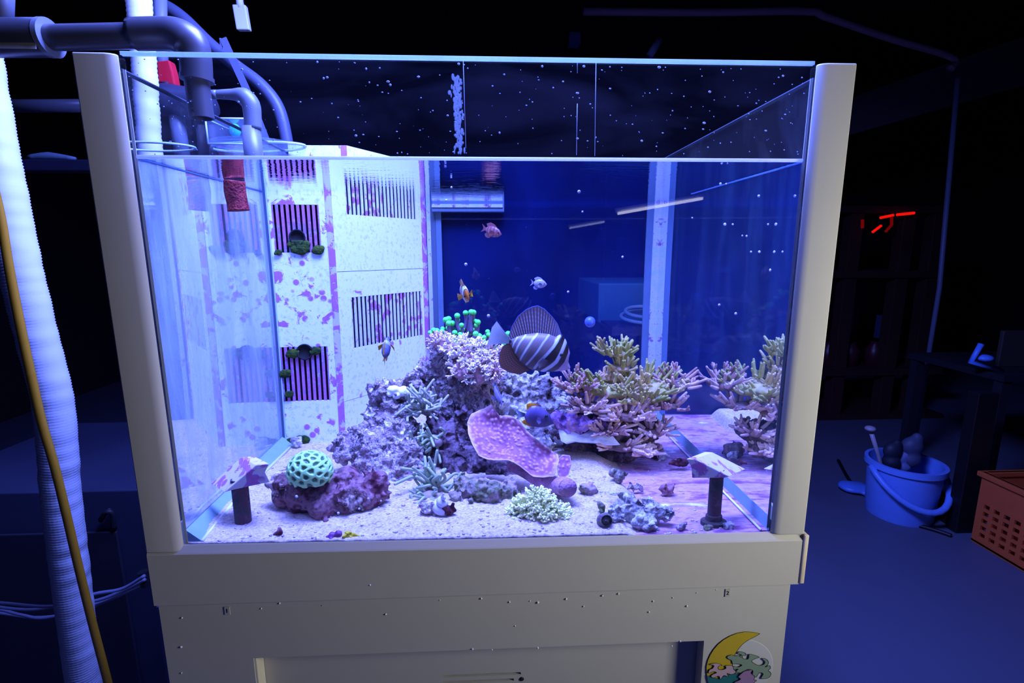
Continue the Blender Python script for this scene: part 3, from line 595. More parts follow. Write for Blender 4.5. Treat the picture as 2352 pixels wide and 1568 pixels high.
for u, v, Y, hw, hh, hd, n, lift, mat in tiers:
    c = P(u, v, Y); sx, sz = hw*PS(Y), hh*PS(Y)
    core = [(c+Vector((0, 0, -sz*.4)), (sx*.62, hd*.60, max(sz*.36, .008)))]
    for k in range(5): a = k*1.257+rr.random(); core.append((c+Vector((math.cos(a)*sx*.45, math.sin(a)*hd*.45, -sz*.35)), (sx*.36, hd*.40, max(sz*.3, .006))))
    link('coral_plate', blobmesh(core, .0035, .004, 40, .001, 140, seed=u), MA3 if mat is MA2 else mat, ac)
    for k in range(n):
        a = rr.uniform(0, 2*math.pi); el = math.asin(rr.uniform(-.25, 1))
        d0_ = Vector((math.cos(a)*math.cos(el), math.sin(a)*math.cos(el)-.35, math.sin(el)))
        p0 = c+Vector((d0_.x*sx*.74, d0_.y*hd*.72, d0_.z*sz*.5-sz*.3)); d = Vector((d0_.x*1.0, d0_.y*.8, d0_.z*.6+lift)).normalized()
        Ln = rr.uniform(.014, .034)+.10*sx*abs(d.x); r0 = rr.uniform(.0030, .0040); q = MB()
        bend = Vector((rr.gauss(0, .15), rr.gauss(0, .15), rr.uniform(.05, .35)))
        pts = [p0, p0+d*Ln*.5+bend*Ln*.1, p0+d*Ln+bend*Ln*.35]; q.tube(pts, [r0*1.15, r0*1.0, r0*.74], 7, round_end=True, res=3)
        for s_ in range(rr.choice((0, 1, 1, 2, 2))):
            f = rr.uniform(.1, .85); b0 = pts[0].lerp(pts[2], f); sd = (d*.8+Vector((rr.gauss(0, .8), rr.gauss(-.2, .7), rr.uniform(.0, .9)))).normalized(); l2 = rr.uniform(.007, .013)
            q.tube([b0, b0+sd*l2*.6, b0+sd*l2+Vector((0, 0, l2*.15))], [r0*.85, r0*.8, r0*.64], 6, round_end=True)
        q.build('branch', mat, ac)
# green-tipped torch coral on top of the heap
tc = thing('torch_coral', 'torch coral with bright green round tips, at the top of the heap', 'coral', P(1060, 790, .48))
M_tip = plain((92, 240, 104), .4, var=.2, scale=200); M_stalk = plain((118, 96, 130), .5, var=.2)
for x, y in [(350,385),(400,350),(440,360),(525,330),(515,370),(565,205),(605,195),(610,255),(655,255),(600,320),(610,390),(690,385),(670,350),(725,150),(730,210),(785,280),(795,340),(765,410),(840,110),(920,100),(950,105),(925,155),(975,225),(1010,240),(990,280),(910,385),(980,400),(1030,430),(955,355),(1145,370),(1160,415),(1095,450),(1110,530),(1010,490),(775,465),(715,490),(1250,600),(1170,890),(1370,540),(1430,400),(1270,630)]:
    u, v = 930+x/6.03, 700+y/6.03; Y = (.45 if v < 765 else .425)+rr.uniform(-.012, .015); p = P(u, v, Y); r = rr.uniform(5.6, 7.2)*PS(Y)
    L = rr.uniform(.014, .022)+max(0, (760-v))*PS(Y)*.6; base = p+Vector((rr.gauss(0, .003)-(u-1060)*.00015, .006, -L))
    po = MB().tube([base, base.lerp(p, .55)+Vector((rr.gauss(0, .0015), 0, 0)), p-Vector((0, 0, r*.4))], [r*.85, r*.62, r*.72], 8, res=3).build('polyp', M_stalk, tc)
    MB().sphere(p, (r, r, r*.95), 12, 9).build('polyp_tip', M_tip, po)
# pinkish bushy coral in front of it
def bush(name, label, blobs, n, mat, basemat, seed, ln, r0, fork=2, up=.5, pname='branch'):
    q = random.Random(seed); u, v, Y, r = blobs[0]; t = thing(name, label, 'coral', P(u, v+r, Y))
    L = [(P(b[0], b[1], b[2]), (b[3]*PS(b[2]),)*3) for b in blobs]
    link('coral_base', blobmesh([(c_, (r_[0]*.88,)*3) for c_, r_ in L], .0022, .004, 60, .0035, 170, seed), basemat, t)
    for k in range(n):
        c, R = L[q.randrange(len(L))]; d = Vector((q.gauss(0, 1), q.gauss(-.5, .8), q.gauss(up, .7))).normalized(); p = Vector(c)+d*R[0]*.92; m = MB(); l = q.uniform(*ln); e = p+d*l
        m.tube([p-d*R[0]*.1, p.lerp(e, .5), e], [r0*.9, r0*.75, r0*.8], 6, round_end=True)
        for j in range(fork):
            s_ = (d+Vector((q.gauss(0, .8), q.gauss(0, .8), q.gauss(.2, .6)))).normalized(); m.tube([p.lerp(e, .5), p.lerp(e, .6)+s_*l*.35, p.lerp(e, .7)+s_*l*.6], [r0*.7, r0*.7, r0*.75], 6, round_end=True)
        m.build(pname, mat, t)
    return t
bush('bushy_coral', 'pinkish white bushy coral with short stubby branches, below the green-tipped coral', [(1070, 815, .405, 24), (1040, 800, .41, 18), (1010, 788, .415, 16), (1090, 845, .40, 26), (1060, 850, .395, 24), (1110, 825, .41, 20), (1128, 808, .42, 14), (1100, 862, .395, 22), (1068, 795, .41, 14), (1100, 800, .41, 12), (1140, 850, .40, 14)],
     300, coralmat('pink_branch', (196, 146, 140), (236, 200, 196), (248, 234, 226)), plain((196, 150, 150), .8, var=.35, scale=90), 71, (.008, .014), .0023, 4)
bush('pipe_coral', 'small mint white coral like a cauliflower, on the sand near the front glass', [(1240, 1160, .085, 32), (1232, 1142, .09, 20), (1205, 1172, .085, 24), (1275, 1175, .08, 26), (1245, 1185, .075, 30), (1290, 1192, .075, 15), (1185, 1182, .085, 14)],
     260, plain((238, 250, 180), .6, var=.18, scale=60), plain((190, 196, 140), .8, var=.35, scale=90), 72, (.006, .011), .0026, 3, pname='polyp')
# anemones
def anemone(label, u, v, Y, n, spread, ln, r, seed, bias, mat):
    q = random.Random(seed); c = P(u, v, Y); t = thing('sea_anemone', label, 'anemone', c)
    link('disc', blobmesh([(c, (.016, .014, .010)), (c+Vector((.008, -.004, -.004)), (.012, .012, .010))], .0025, .002, 60, seed=seed), plain((150, 130, 130), .6, var=.2), t)
    for k in range(n):
        d = Vector((q.gauss(bias[0], spread), q.gauss(bias[1], spread), q.gauss(bias[2], spread))).normalized(); l = q.uniform(*ln)
        p = c+Vector((d.x*.012, d.y*.010, d.z*.006)); w1 = Vector((q.gauss(0, 1), q.gauss(0, .7), q.gauss(0, 1))); w1 = (w1-d*w1.dot(d)).normalized()*l*q.uniform(.08, .38); w2 = Vector((q.gauss(0, .2), q.gauss(0, .2), q.gauss(.05, .22)))*l
        MB().tube([p, p+d*l*.33+w1*.55, p+d*l*.66+w1*.9, p+d*l*.95+w1*.15+w2], [r, r*.88, r*.8, r*.78], 8, round_end=True, res=5).build('tentacle', mat, t)
M_an = plain((160, 176, 142), .35, var=.15, scale=60)
anemone('pale anemone with long upright tentacles, on the sand left of the mossy rock', 1000, 1118, .20, 30, .5, (.026, .055), .0036, 81, (-.1, -.35, .75), M_an)
anemone('pale anemone with sideways tentacles, in the cleft of the heap right of the white lump', 996, 1010, .33, 30, .5, (.022, .042), .0034, 82, (-.75, -.5, .25), M_an)
anemone('faint whitish anemone high in the cleft beside the overflow box', 975, 940, .38, 50, .5, (.025, .05), .0034, 83, (-.25, -.3, .6), plain((176, 180, 160), .4, var=.1))
anemone('small anemone with short tentacles flattened on the sand, below the upright one', 985, 1140, .17, 20, .6, (.016, .030), .0030, 84, (-.3, -.5, .1), M_an)
# ------------------------------------------------------------------ shells, worms and small things on the sand
def snail(label, u, v, L, axis, mat, turns=3.2, fat=.5, group=None):
    c = PZ(u, v, .742); ax = Vector(axis).normalized(); x = ax.orthogonal().normalized(); y = ax.cross(x); pts, rad = [], []
    for i in range(60):
        f = i/59; a = f*turns*2*math.pi; R = L*fat*.52*f**1.1; r = L*fat*.52*(.12+.88*f)*.72
        pts.append(c+ax*(L*.5-L*.85*f)+(x*math.cos(a)+y*math.sin(a))*R*.75); rad.append(r)
    m = MB().tube(pts, rad, 10); o = m.build('sea_snail', mat)
    zmin = min(v_.co.z for v_ in o.data.vertices); dz = sandz(c.x, c.y)-.002-zmin
    o.data.transform(Matrix.Translation((0, 0, dz))); return tag(o, label, 'snail', group)
M_sh = rockmat([(40, 38, 36), (90, 84, 70), (150, 140, 130), (206, 196, 186)], 60, 200, .5, 'shell', .2)
snail('striped brown snail shell on the sand right of the pink coral', 1425, 1100, .030, (.8, -.3, .35), M_sh, fat=.8)
snail('pale blue-white conch shell on the sand, left of the mossy rock', 1014, 1170, .044, (.2, -.4, .85), plain((206, 204, 214), .4, var=.1), 3.0, .55)
snail('small lilac snail clinging to the plum rock, below the brain coral', 672, 1122, .026, (-.05, -.2, .95), plain((128, 100, 150), .5, var=.25), 2.6, .75)
o = bpy.data.objects['sea_snail.002']; o.location = P(672, 1112, .075)-P(672, 1122, .075)+Vector((0, 0.0, .02))
rock('shell_cluster', 'plum coloured shell half leaning on the front glass', 'shell', [(765, 1230, .026, 10), (777, 1226, .026, 10), (755, 1234, .026, 7)], 4, plain((120, 60, 120), .5, var=.3, scale=80), 90, kr=(.001, .002), voxel=.0012, amp=.0012, pits=0)
rock('oyster_shell', 'yellow frilled shell lying against the front glass', 'shell', [(798, 1227, .026, 10), (810, 1230, .026, 10, (1.3, .7, .8)), (825, 1232, .026, 7, (1.5, .7, .7)), (838, 1234, .026, 4)], 10, rockmat([(120, 96, 10), (196, 174, 24), (230, 220, 80)], 60, 220), 91, kr=(.0015, .003), voxel=.0011, amp=.0015, pits=0)
# barrel shaped shell with an open mouth, at the front
p = PZ(1397, 1222, .728); R = 19*PS(.03); c = Vector((p.x, .042, .722+R*.9))
b = MB().lathe([(R*.72, .014), (R*.98, .006), (R, 0), (R*.96, -.006), (R*.84, -.010), (R*.72, -.008), (R*.66, .0), (R*.5, .010), (0, .012)], c, (.1, -.93, .35), 28)
tag(b.build('barrel_shell', rockmat([(40, 30, 40), (90, 70, 90), (120, 120, 90), (190, 170, 190)], 60, 200, .6)), 'hollow round shell with its dark mouth to the front glass, left below the rubble clump', 'shell')
b = MB(); q = random.Random(9)
for k in range(420):
    x, y = q.uniform(.06, .88), .016+.5*q.random()**1.6; r = q.uniform(.0009, .0026); b.sphere((x, y, max(sandz(x, y), FL)+r*.3), (r*q.uniform(.8, 1.6), r*q.uniform(.8, 1.6), r*.7), 6, 4)
tag(b.build('coral_gravel', rockmat([(120, 100, 120), (190, 176, 180), (230, 226, 224)], 200, 300)), 'crumbs of coral gravel strewn over the sand', 'gravel', kind='stuff')
b = MB()
for u, v, Y in [(1330, 440, .10), (1652, 700, .05), (1665, 515, .2), (1683, 515, .2), (1705, 541, .1), (1715, 542, .1), (1725, 578, .12), (1744, 578, .12), (1770, 620, .1), (1770, 380, .1), (1655, 422, .15), (1668, 422, .15), (1743, 450, .1), (1690, 720, .1), (1810, 621, .06), (1590, 500, .2), (1338, 486, .2), (1430, 590, .2), (1305, 670, .2), (1070, 607, .15), (1122, 725, .1), (1025, 460, .3), (1037, 430, .3), (1780, 890, .05), (1765, 930, .05), (1775, 1005, .05), (1122, 1103, .1), (846, 1145, .05), (875, 1150, .05), (870, 1165, .05), (825, 1168, .05), (777, 1178, .05), (681, 1140, .05)]:
    b.sphere(P(u, v, Y), (rr.uniform(.0013, .0026),)*3, 8, 6)
tag(b.build('drifting_specks', plain((190, 190, 225), .6)), 'pale specks drifting in the water and clinging inside the glass', 'specks', kind='stuff')
ball = P(1355, 739, .42); tag(MB().sphere(ball, 12.5*PS(.42), 20, 14).build('float_ball', plain((66, 92, 190), .4, var=.25, scale=60)), 'blue ball hanging in the water right of the striped sail-finned fish', 'ball')
# ------------------------------------------------------------------ the two white stands with sloping caps
def stand(label, front, back, colx, coly0, coly1, Y, flange):
    t = thing('perch_stand', label, 'stand', (P(sum(colx)/2, coly1, Y).x, Y, .735))
    F = [P(u, v, Y-.012) for u, v in front]; vec = P(*back[1], Y+.045)-P(*back[0], Y-.012)
    cap = MB().prism(F, vec).build('sloping_cap', M_cap, t, smooth=False, bevel=.0012)
    cx = P(sum(colx)/2, coly1, Y).x+.0; R = (colx[1]-colx[0])/2*PS(Y); zt = P(cx*0+sum(colx)/2, coly0, Y).z
    MB().lathe([(R, 0), (R, zt-.717+.012), (R*.8, zt-.717+.012)], (cx, Y+.004, .717), (0, 0, 1), 22).build('column', M_col, t, smooth='auto')
    if flange: MB().lathe([(0, 0), (R*1.9, 0), (R*1.9, .006), (R*1.25, .008), (R*1.2, .016), (R, .017)], (cx, Y+.004, FL), (0, 0, 1), 22).build('foot', M_col, t, smooth='auto')
M_cap = panelmat('cap_crust', .48, 7.0, (214, 196, 190)); M_col = rockmat([(40, 40, 40), (70, 64, 62), (92, 58, 66), (110, 110, 106)], 26, 120, .7, 'column_crust', .3)
Z4 = lambda x, y: (350+x/2.94, 850+y/2.94); Z5 = lambda x, y: (1050+x/2.94, 850+y/2.94)
Yl = PZ(557, 1200, .733).y; Yr = PZ(1640, 1205, FL).y
stand('crusted white stand with a sloping cap, at the left near the front glass', [Z4(*q) for q in [(485, 825), (700, 640), (790, 630), (762, 690), (795, 755), (555, 806)]], (Z4(700, 640), Z4(600, 588)), (538, 577), 1118, 1204, Yl, False)
stand('crusted white stand with sloping cap and foot, right, by the glass strip', [Z5(*q) for q in [(1548, 597), (1605, 600), (1840, 718), (1800, 727), (1585, 727), (1580, 655)]], (Z5(1605, 600), Z5(1725, 553)), (1623, 1657), 1096, 1206, max(Yr, .045), True)
# ------------------------------------------------------------------ fish
def segd(p, a, b):
    ax, ay = a; bx, by = b; px, py = p; dx_, dy_ = bx-ax, by-ay; t = max(0, min(1, ((px-ax)*dx_+(py-ay)*dy_)/(dx_*dx_+dy_*dy_+1e-9)))
    return math.hypot(px-ax-dx_*t, py-ay-dy_*t)
def pld(p, pl): return min(segd(p, a, b) for a, b in zip(pl, pl[1:]))
def side(p, pl):
    """signed: positive to the right of a line running down"""
    best = min(range(len(pl)-1), key=lambda i: segd(p, pl[i], pl[i+1])); (ax, ay), (bx, by) = pl[best], pl[best+1]
    return 1 if (bx-ax)*(p[1]-ay)-(by-ay)*(p[0]-ax) < 0 else -1
def fishbody(poly, a, b, T, mp, colf, n=120, k=40):
    """skin stretched over elliptical ribs between the upper and lower outline"""
    ax, ay = a; bx, by = b; L = math.hypot(bx-ax, by-ay); tx, ty = (bx-ax)/L, (by-ay)/L; qx, qy = ty, -tx
    m = MB(); rows = []; cols = []; E_ = list(zip(poly, poly[1:]+poly[:1]))
    for i in range(n+1):
        s_ = min(.9985, max(.0015, i/n)); ox, oy = ax+tx*L*s_, ay+ty*L*s_; hit = []
        for (x1, y1), (x2, y2) in E_:
            d1 = (x1-ox)*tx+(y1-oy)*ty; d2 = (x2-ox)*tx+(y2-oy)*ty
            if d1*d2 < 0: f = d1/(d1-d2); hit.append((x1+(x2-x1)*f-ox)*qx+(y1+(y2-y1)*f-oy)*qy)
        if not hit: continue
        hi, lo = max(hit), min(hit); mid = (hi+lo)/2; hh = (hi-lo)/2; th = T*min(1, hh/(.25*L))**.8*(math.sin(math.pi*(0.06+.90*s_**.75)))**.6
        R1 = []
        for j in range(k+1):
            ph = 2*math.pi*j/k; h = mid+hh*math.cos(ph); d = th*math.sin(ph)*abs(math.sin(ph))**.15; x, y = ox+qx*h, oy+qy*h
            R1.append(mp(x, y, d)); cols.append(colf((x, y)))
        rows.append(R1)
    m.grid(rows, cols)
    for R1, rev in ((rows[0], 0), (rows[-1], 1)):
        c = sum((Vector(p) for p in R1), Vector())/len(R1); m.add([c]+R1, [(0, j+1, j+2) for j in range(len(R1)-1)], [cols[0 if not rev else -1]]*(len(R1)+1))
    return m
def rs2(pl, n):
    d = [0]
    for p, q in zip(pl, pl[1:]): d.append(d[-1]+math.hypot(q[0]-p[0], q[1]-p[1]))
    o = []
    for i in range(n):
        t = d[-1]*i/(n-1); k = max(j for j in range(len(d)-1) if d[j] <= t+1e-9); f = (t-d[k])/(d[k+1]-d[k]+1e-9); o.append((pl[k][0]+(pl[k+1][0]-pl[k][0])*f, pl[k][1]+(pl[k+1][1]-pl[k][1])*f))
    return o
def fin(base, edge, mp, colf, t=.0012, n=70, r=18, lean=0.0):
    B, E_ = rs2(base, n), rs2(edge, n); m = MB()
    for sg in (1, -1):
        rows, cols = [], []
        for i in range(r+1):
            f = i/r; R1 = []
            for j in range(n):
                x = B[j][0]+(E_[j][0]-B[j][0])*f; y = B[j][1]+(E_[j][1]-B[j][1])*f
                R1.append(mp(x, y, sg*t*(1-.85*f)*(1+.35*math.cos(j*2.1))+lean*f)); cols.append(colf(j/(n-1), f, (x, y)))
            rows.append(R1)
        m.grid(rows, cols)
    return m
M_fish = attrmat('fish_skin', .4, .5); M_eye = plain((10, 10, 14), .15, spec=.8)
# striped sail-finned tang
ZA = lambda x, y: (1100+x/7.84, 680+y/7.84)
Yt = .30; kx = PS(Yt)/7.84
mpT = lambda x, y, d: P(*ZA(x, y), Yt)+Vector((0, -d, 0))
body = [(530,830),(560,775),(620,755),(700,715),(840,680),(1050,655),(1250,675),(1380,725),(1450,690),(1500,690),(1565,785),(1610,900),(1640,1020),(1620,1110),(1610,1180),(1648,1280),(1635,1310),(1560,1335),(1400,1352),(1250,1365),(1150,1360),(1000,1335),(880,1300),(750,1190),(650,1040),(590,920)]
ST = [([(690,735),(630,830),(600,920)],13),([(840,690),(740,810),(690,900),(650,1020)],15),([(1050,668),(950,770),(850,920),(770,1060),(735,1150)],16),([(1260,688),(1150,810),(1040,970),(930,1110),(850,1215)],17),([(1445,700),(1400,790),(1330,890),(1200,1030),(1080,1150),(1000,1275)],25)]
HS = [(1562,795),(1515,900),(1460,1020),(1380,1160),(1290,1240),(1140,1345)]; BK = [(1590,860),(1560,1000),(1500,1150),(1400,1270),(1260,1360)]
c_br, c_st, c_bk, c_sn, c_pale = lin((126, 108, 106)), lin((180, 186, 200)), lin((20, 14, 22)), lin((170, 150, 180)), lin((200, 206, 218))
def colT(p):
    x, y = p
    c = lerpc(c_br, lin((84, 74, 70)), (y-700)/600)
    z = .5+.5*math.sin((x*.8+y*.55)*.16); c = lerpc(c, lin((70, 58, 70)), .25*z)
    if side(p, ST[4][0]) > 0: c = c_bk if side(p, HS) < 0 else c
    for pl, wd in ST:
        d = pld(p, pl); c = lerpc(c, c_st, (wd-d)/6+.5) if d < wd+3 else c
    if side(p, HS) > 0: c = c_bk if side(p, BK) < 0 or pld(p, BK) < 38 else c_sn
    d = pld(p, HS)
    if d < 40: c = lerpc(c, c_pale, (36-d)/7)
    if math.hypot(x-555, y-808) < 34: c = c_bk
    return c
tf = thing('striped_tang', 'brown sail-finned fish with pale blue stripes and tall fins, above the heap', 'fish', P(1215, 785, Yt))
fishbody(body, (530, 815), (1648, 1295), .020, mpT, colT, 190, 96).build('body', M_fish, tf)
c_f1, c_f2 = lin((84, 64, 70)), lin((196, 186, 200))
def colD(j, f, p):
    ray_ = .5+.5*math.sin(j*2*math.pi*24+f*2); g = .5+.5*math.sin(f*40+j*30)
    c = lerpc(c_f1, c_f2, max(0, ray_-.35)*1.2*(.6+.4*g)*(1-f**4)); c = lerpc(c, lin((120, 112, 150)), max(0, (j-.74)*4)*.8)
    return lerpc(c, lin((120, 140, 230)), max(0, f-.965)*30)
def colA(j, f, p):
    g = .5+.5*math.sin(j*2*math.pi*22); h = .5+.5*math.sin(f*2*math.pi*7+j*9); c = lerpc(lin((120, 74, 54)), lin((220, 176, 156)), max(0, g-.4)*max(0, h-.2)*1.4*(1-f*.8))
    return lerpc(c, lin((130, 140, 220)), max(0, f-.965)*30)
def colC(j, f, p): return lerpc(lin((226, 232, 230)), lin((150, 160, 176)), .5*(.5+.5*math.sin(j*2*math.pi*16))*f)
fin([(560,790),(700,725),(850,690),(1050,665),(1250,685),(1400,740),(1480,730)], [(535,700),(600,530),(700,360),(850,235),(960,185),(1060,165),(1180,225),(1320,365),(1420,500),(1490,700)], mpT, colD, .0016, 260, 60).build('dorsal_fin', M_fish, tf)
fin([(570,850),(610,960),(680,1090),(760,1200),(880,1300),(960,1330)], [(510,852),(430,900),(370,1020),(350,1170),(390,1290),(540,1375),(740,1412),(900,1335)], mpT, colA, .0016, 200, 60).build('anal_fin', M_fish, tf)
fin([(560,775),(545,815),(540,850)], [(322,448),(235,560),(195,700),(148,872)], mpT, colC, .0014, 120, 30, .002).build('tail_fin', M_fish, tf)
fin([(1230,1130),(1200,1180),(1180,1220)], [(1130,1080),(1050,1160),(1060,1260)], lambda x, y, d: mpT(x, y, d+.019), lambda j, f, p: lerpc(lin((70, 60, 66)), lin((110, 104, 120)), f), .0006, 30, 8, .006).build('pectoral_fin', M_fish, tf)
MB().sphere(mpT(1468, 1035, .0165), (30*kx, .004, 30*kx), 14, 10).build('eye', M_eye, tf)
# violet tang with orange fins
ZBf = lambda x, y: (1160+x/10.46, 900+y/10.46); Yv = .19; kv = PS(Yv)/10.46
mpV = lambda x, y, d: P(*ZBf(x, y), Yv)+Vector((0, -d, 0))
bodyV = [(455,540),(520,495),(545,470),(560,390),(640,330),(740,320),(830,345),(950,420),(1060,520),(1110,620),(1165,735),(1165,760),(1090,800),(980,845),(800,855),(650,825),(520,735),(480,640),(455,580)]
vt = thing('violet_tang', 'violet fish with orange fin tips, swimming in front of the pale porous rock', 'fish', P(1232, 955, Yv))
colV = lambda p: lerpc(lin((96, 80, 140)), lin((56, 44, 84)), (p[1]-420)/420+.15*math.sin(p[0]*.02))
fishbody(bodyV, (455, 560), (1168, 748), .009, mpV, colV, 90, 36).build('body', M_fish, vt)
org = lin((255, 160, 6))
fin([(560,420),(640,345),(740,325),(860,350)], [(518,430),(515,300),(570,275),(640,268),(740,275),(880,330)], mpV, lambda j, f, p: lerpc(org, lin((70, 40, 60)), (j-.55)*3), .0010, 60, 14).build('dorsal_fin', M_fish, vt)
fin([(500,690),(560,760),(650,815),(720,835)], [(475,655),(395,715),(460,775),(560,815),(700,840)], mpV, lambda j, f, p: lerpc(org, lin((90, 40, 50)), (j-.7)*4), .0010, 60, 14).build('anal_fin', M_fish, vt)
fin([(485,515),(470,550),(485,580)], [(245,415),(300,500),(330,560),(330,625)], mpV, lambda j, f, p: lerpc(lin((70, 66, 110)), lin((170, 190, 226)), f*1.2), .0008, 40, 14).build('tail_fin', M_fish, vt)
MB().sphere(mpV(985, 570, .0072), (42*kv, .003, 52*kv), 12, 8).build('eye', M_eye, vt)
fin([(850,600),(845,650),(860,700)], [(780,560),(740,650),(800,740)], lambda x, y, d: mpV(x, y, d+.0085), lambda j, f, p: lin((120, 110, 170)), .0004, 20, 6, .003).build('pectoral_fin', M_fish, vt)
# the smaller fish: built nose along +x, then turned to the heading they have
def smallfish(name, label, u, v, Y, L, H, T, rot, colf, finc, group=None, tall=1.0, tailc=None, pec=True):
    c = P(u, v, Y); M = Matrix.Rotation(rot[2], 3, 'Z') @ Matrix.Rotation(rot[1], 3, 'Y') @ Matrix.Rotation(rot[0], 3, 'X')
    mp_ = lambda x, y, d: c+M @ Vector((x*L, d, -y*L)); t = thing(name, label, 'fish', c, group); h = H/L/2
    poly = [(-.34, -.05), (-.25, -h*.6), (-.05, -h*.98), (.15, -h), (.32, -h*.75), (.44, -h*.32), (.5, -.01), (.46, h*.28), (.32, h*.72), (.12, h), (-.08, h*.92), (-.25, h*.55), (-.34, .05)]
    fishbody(poly, (-.34, 0), (.5, 0), T/2, mp_, colf, 60, 24).build('body', M_fish, t)
    fin([(-.24, -h*.55), (-.05, -h*.9), (.22, -h*.9)], [(-.34, -h*1.05*tall), (-.15, -h*1.5*tall), (.05, -h*1.4*tall), (.2, -h*1.0)], mp_, finc, .0006, 30, 8).build('dorsal_fin', M_fish, t)
    fin([(-.26, h*.5), (-.12, h*.85), (.02, h*.95)], [(-.34, h*.95), (-.26, h*1.4), (-.1, h*1.45), (.02, h*1.0)], mp_, finc, .0006, 24, 8).build('anal_fin', M_fish, t)
    fin([(-.32, -.05), (-.33, 0), (-.32, .05)], [(-.56, -h*.8), (-.46, -h*.2), (-.46, h*.2), (-.56, h*.8)], mp_, tailc or finc, .0006, 24, 8).build('tail_fin', M_fish, t)
    if pec:
        for s_ in (1, -1): fin([(.2, -.02), (.19, .05), (.17, .10)], [(.06, -.08), (-.02, .08), (.04, .22)], lambda x, y, d: mp_(x, y, d+s_*T*.46), tailc or finc, .0004, 14, 6, s_*T*.55).build('pectoral_fin', M_fish, t)
    for s_ in (1, -1): MB().sphere(mp_(.36, -.04, s_*T*.34), L*.035, 8, 6).build('eye', M_eye, t)
    return t
def clown(p):
    x = p[0]; c = lin((210, 120, 24)) if x > .3 else lin((120, 76, 40))
    if .10 < x < .26 or -.16 < x < -.06: c = lin((226, 230, 240))
    elif abs(x-.18) < .10 or abs(x+.11) < .07: c = lin((26, 18, 26))
    return lerpc(c, lin((230, 150, 10)), max(0, p[1]*4))
yf = lambda j, f, p: lerpc(lin((240, 160, 4)), lin((250, 200, 10)), f)
smallfish('clownfish', 'brown and white clownfish with yellow fins, facing the glass above the green-tipped coral', 1067, 672, .30, .052, .034, .014, (.25, .35, -1.25), clown, yf, 'clownfish pair')
smallfish('clownfish', 'dark clownfish with yellow fins, seen from behind in front of the slotted grille', 887, 802, .30, .054, .030, .015, (.15, -1.0, 1.35), lambda p: lerpc(lin((60, 50, 60)), lin((120, 130, 190)), max(0, -p[1]*5)) if not (.1 < p[0] < .24) else lin((190, 200, 225)), yf, 'clownfish pair', pec=True)
blu = lambda p: lerpc(lin((150, 150, 205)), lin((196, 196, 226)), .5+p[1]*4); blf = lambda j, f, p: lerpc(lin((120, 120, 190)), lin((180, 180, 225)), f)
smallfish('damselfish', 'tiny pale blue fish hovering high above the striped sail-finned fish', 1238, 651, .32, .030, .0165, .009, (0, .12, -.2), blu, blf)
smallfish('cardinalfish', 'small pale lilac fish hanging head down before the heap, left of the pale rock', 1143, 905, .27, .05, .016, .011, (.2, .9, -1.0), lambda p: lerpc(lin((150, 140, 196)), lin((186, 180, 220)), .5+p[1]*5), blf)
smallfish('reddish_fish', 'dim reddish brown fish near the back glass, under the glass bracket', 1130, 531, .72, .055, .026, .012, (.1, .3, -.5), lambda p: lerpc(lin((110, 56, 60)), lin((150, 90, 90)), .5+.5*math.sin(p[0]*40)), lambda j, f, p: lin((120, 60, 60)))
# ------------------------------------------------------------------ pipes at the top left
def px_tube(m, pts, rpx, Y, seg=16, **kw):
    if not hasattr(rpx, '__len__'): rpx = [rpx]*len(pts)
    return m.tube([A(u, v, Y) for u, v in pts], [r*k*AS(Y) for r, k in zip(rpx, slim(pts))], seg, **kw)
def slim(pts):
    """a round pipe seen off the lens axis looks wider than it is: the share of its seen width that is its real width"""
    o = []
    for i, (u, v) in enumerate(pts):
        a, b = pts[max(i-1, 0)], pts[min(i+1, len(pts)-1)]; du, dv = b[0]-a[0], b[1]-a[1]; L = math.hypot(du, dv)+1e-9
        t = (-(u-1176)*dv+(v-784)*du)/L/FPX; o.append(1/math.sqrt(1+t*t))
    return o
Yp = .10
t = thing('return_pipe', 'dark grey PVC pipe bending down over the left rim of the tank', 'pipe', A(300, 85, Yp))
px_tube(MB(), [(60, 88), (330, 82)], 28, Yp, 24).build('pipe', M_pvc, t, 'auto')
px_tube(MB(), [(-60, 87), (112, 87)], 41, Yp, 28).build('tee_fitting', M_pvc, t, 'auto')
px_tube(MB(), [(106, 87), (118, 87)], 42, Yp, 28).build('tee_collar', M_pvclight, t, 'auto')
px_tube(MB(), [(6, 60), (10, -80)], 24, Yp, 20).build('branch_pipe', M_pvclight, t)
p = A(72, 119, Yp); MB().obox(p+Vector((0, -.020, .002)), (.024, 0, 0), (0, .0006, .0002), (0, .001, .0058)).build('paper_label', plain((150, 146, 134), .6), t, smooth=False)
elb = px_tube(MB(), [(308, 79), (375, 78), (412, 84), (437, 102), (448, 128), (452, 183)], [35, 35, 35, 35, 34, 34], Yp, 26, res=5).build('elbow', M_pvc, t)
px_tube(MB(), [(452, 176), (452.5, 186)], 37, Yp, 26).build('elbow_collar', M_pvc, t, 'auto')
m = MB(); R = 27*AS(Yp)*.85; pA, pB = A(451, 180, Yp), A(464, 272, Yp)
m.tube([pA, pB], [R, R], 28, cap=False); m.tube([pB, pA.lerp(pB, .3)], [R*.84, R*.84], 28, cap=False)
ax = (pB-pA).normalized(); o1 = ax.orthogonal().normalized(); o2 = ax.cross(o1)
m.add([pB+(o1*math.cos(a)+o2*math.sin(a))*r for r in (R, R*.84) for a in [2*math.pi*k/28 for k in range(28)]], [(k, (k+1) % 28, 28+(k+1) % 28, 28+k) for k in range(28)])
noz = m.build('nozzle', M_pvc, t, 'auto')
me = text_mesh('0406003  JIS K', 0.0165, .0001); xs = [v_.co.x for v_ in me.vertices]; L0 = max(xs)-min(xs); k = (pB-pA).length*.80/L0
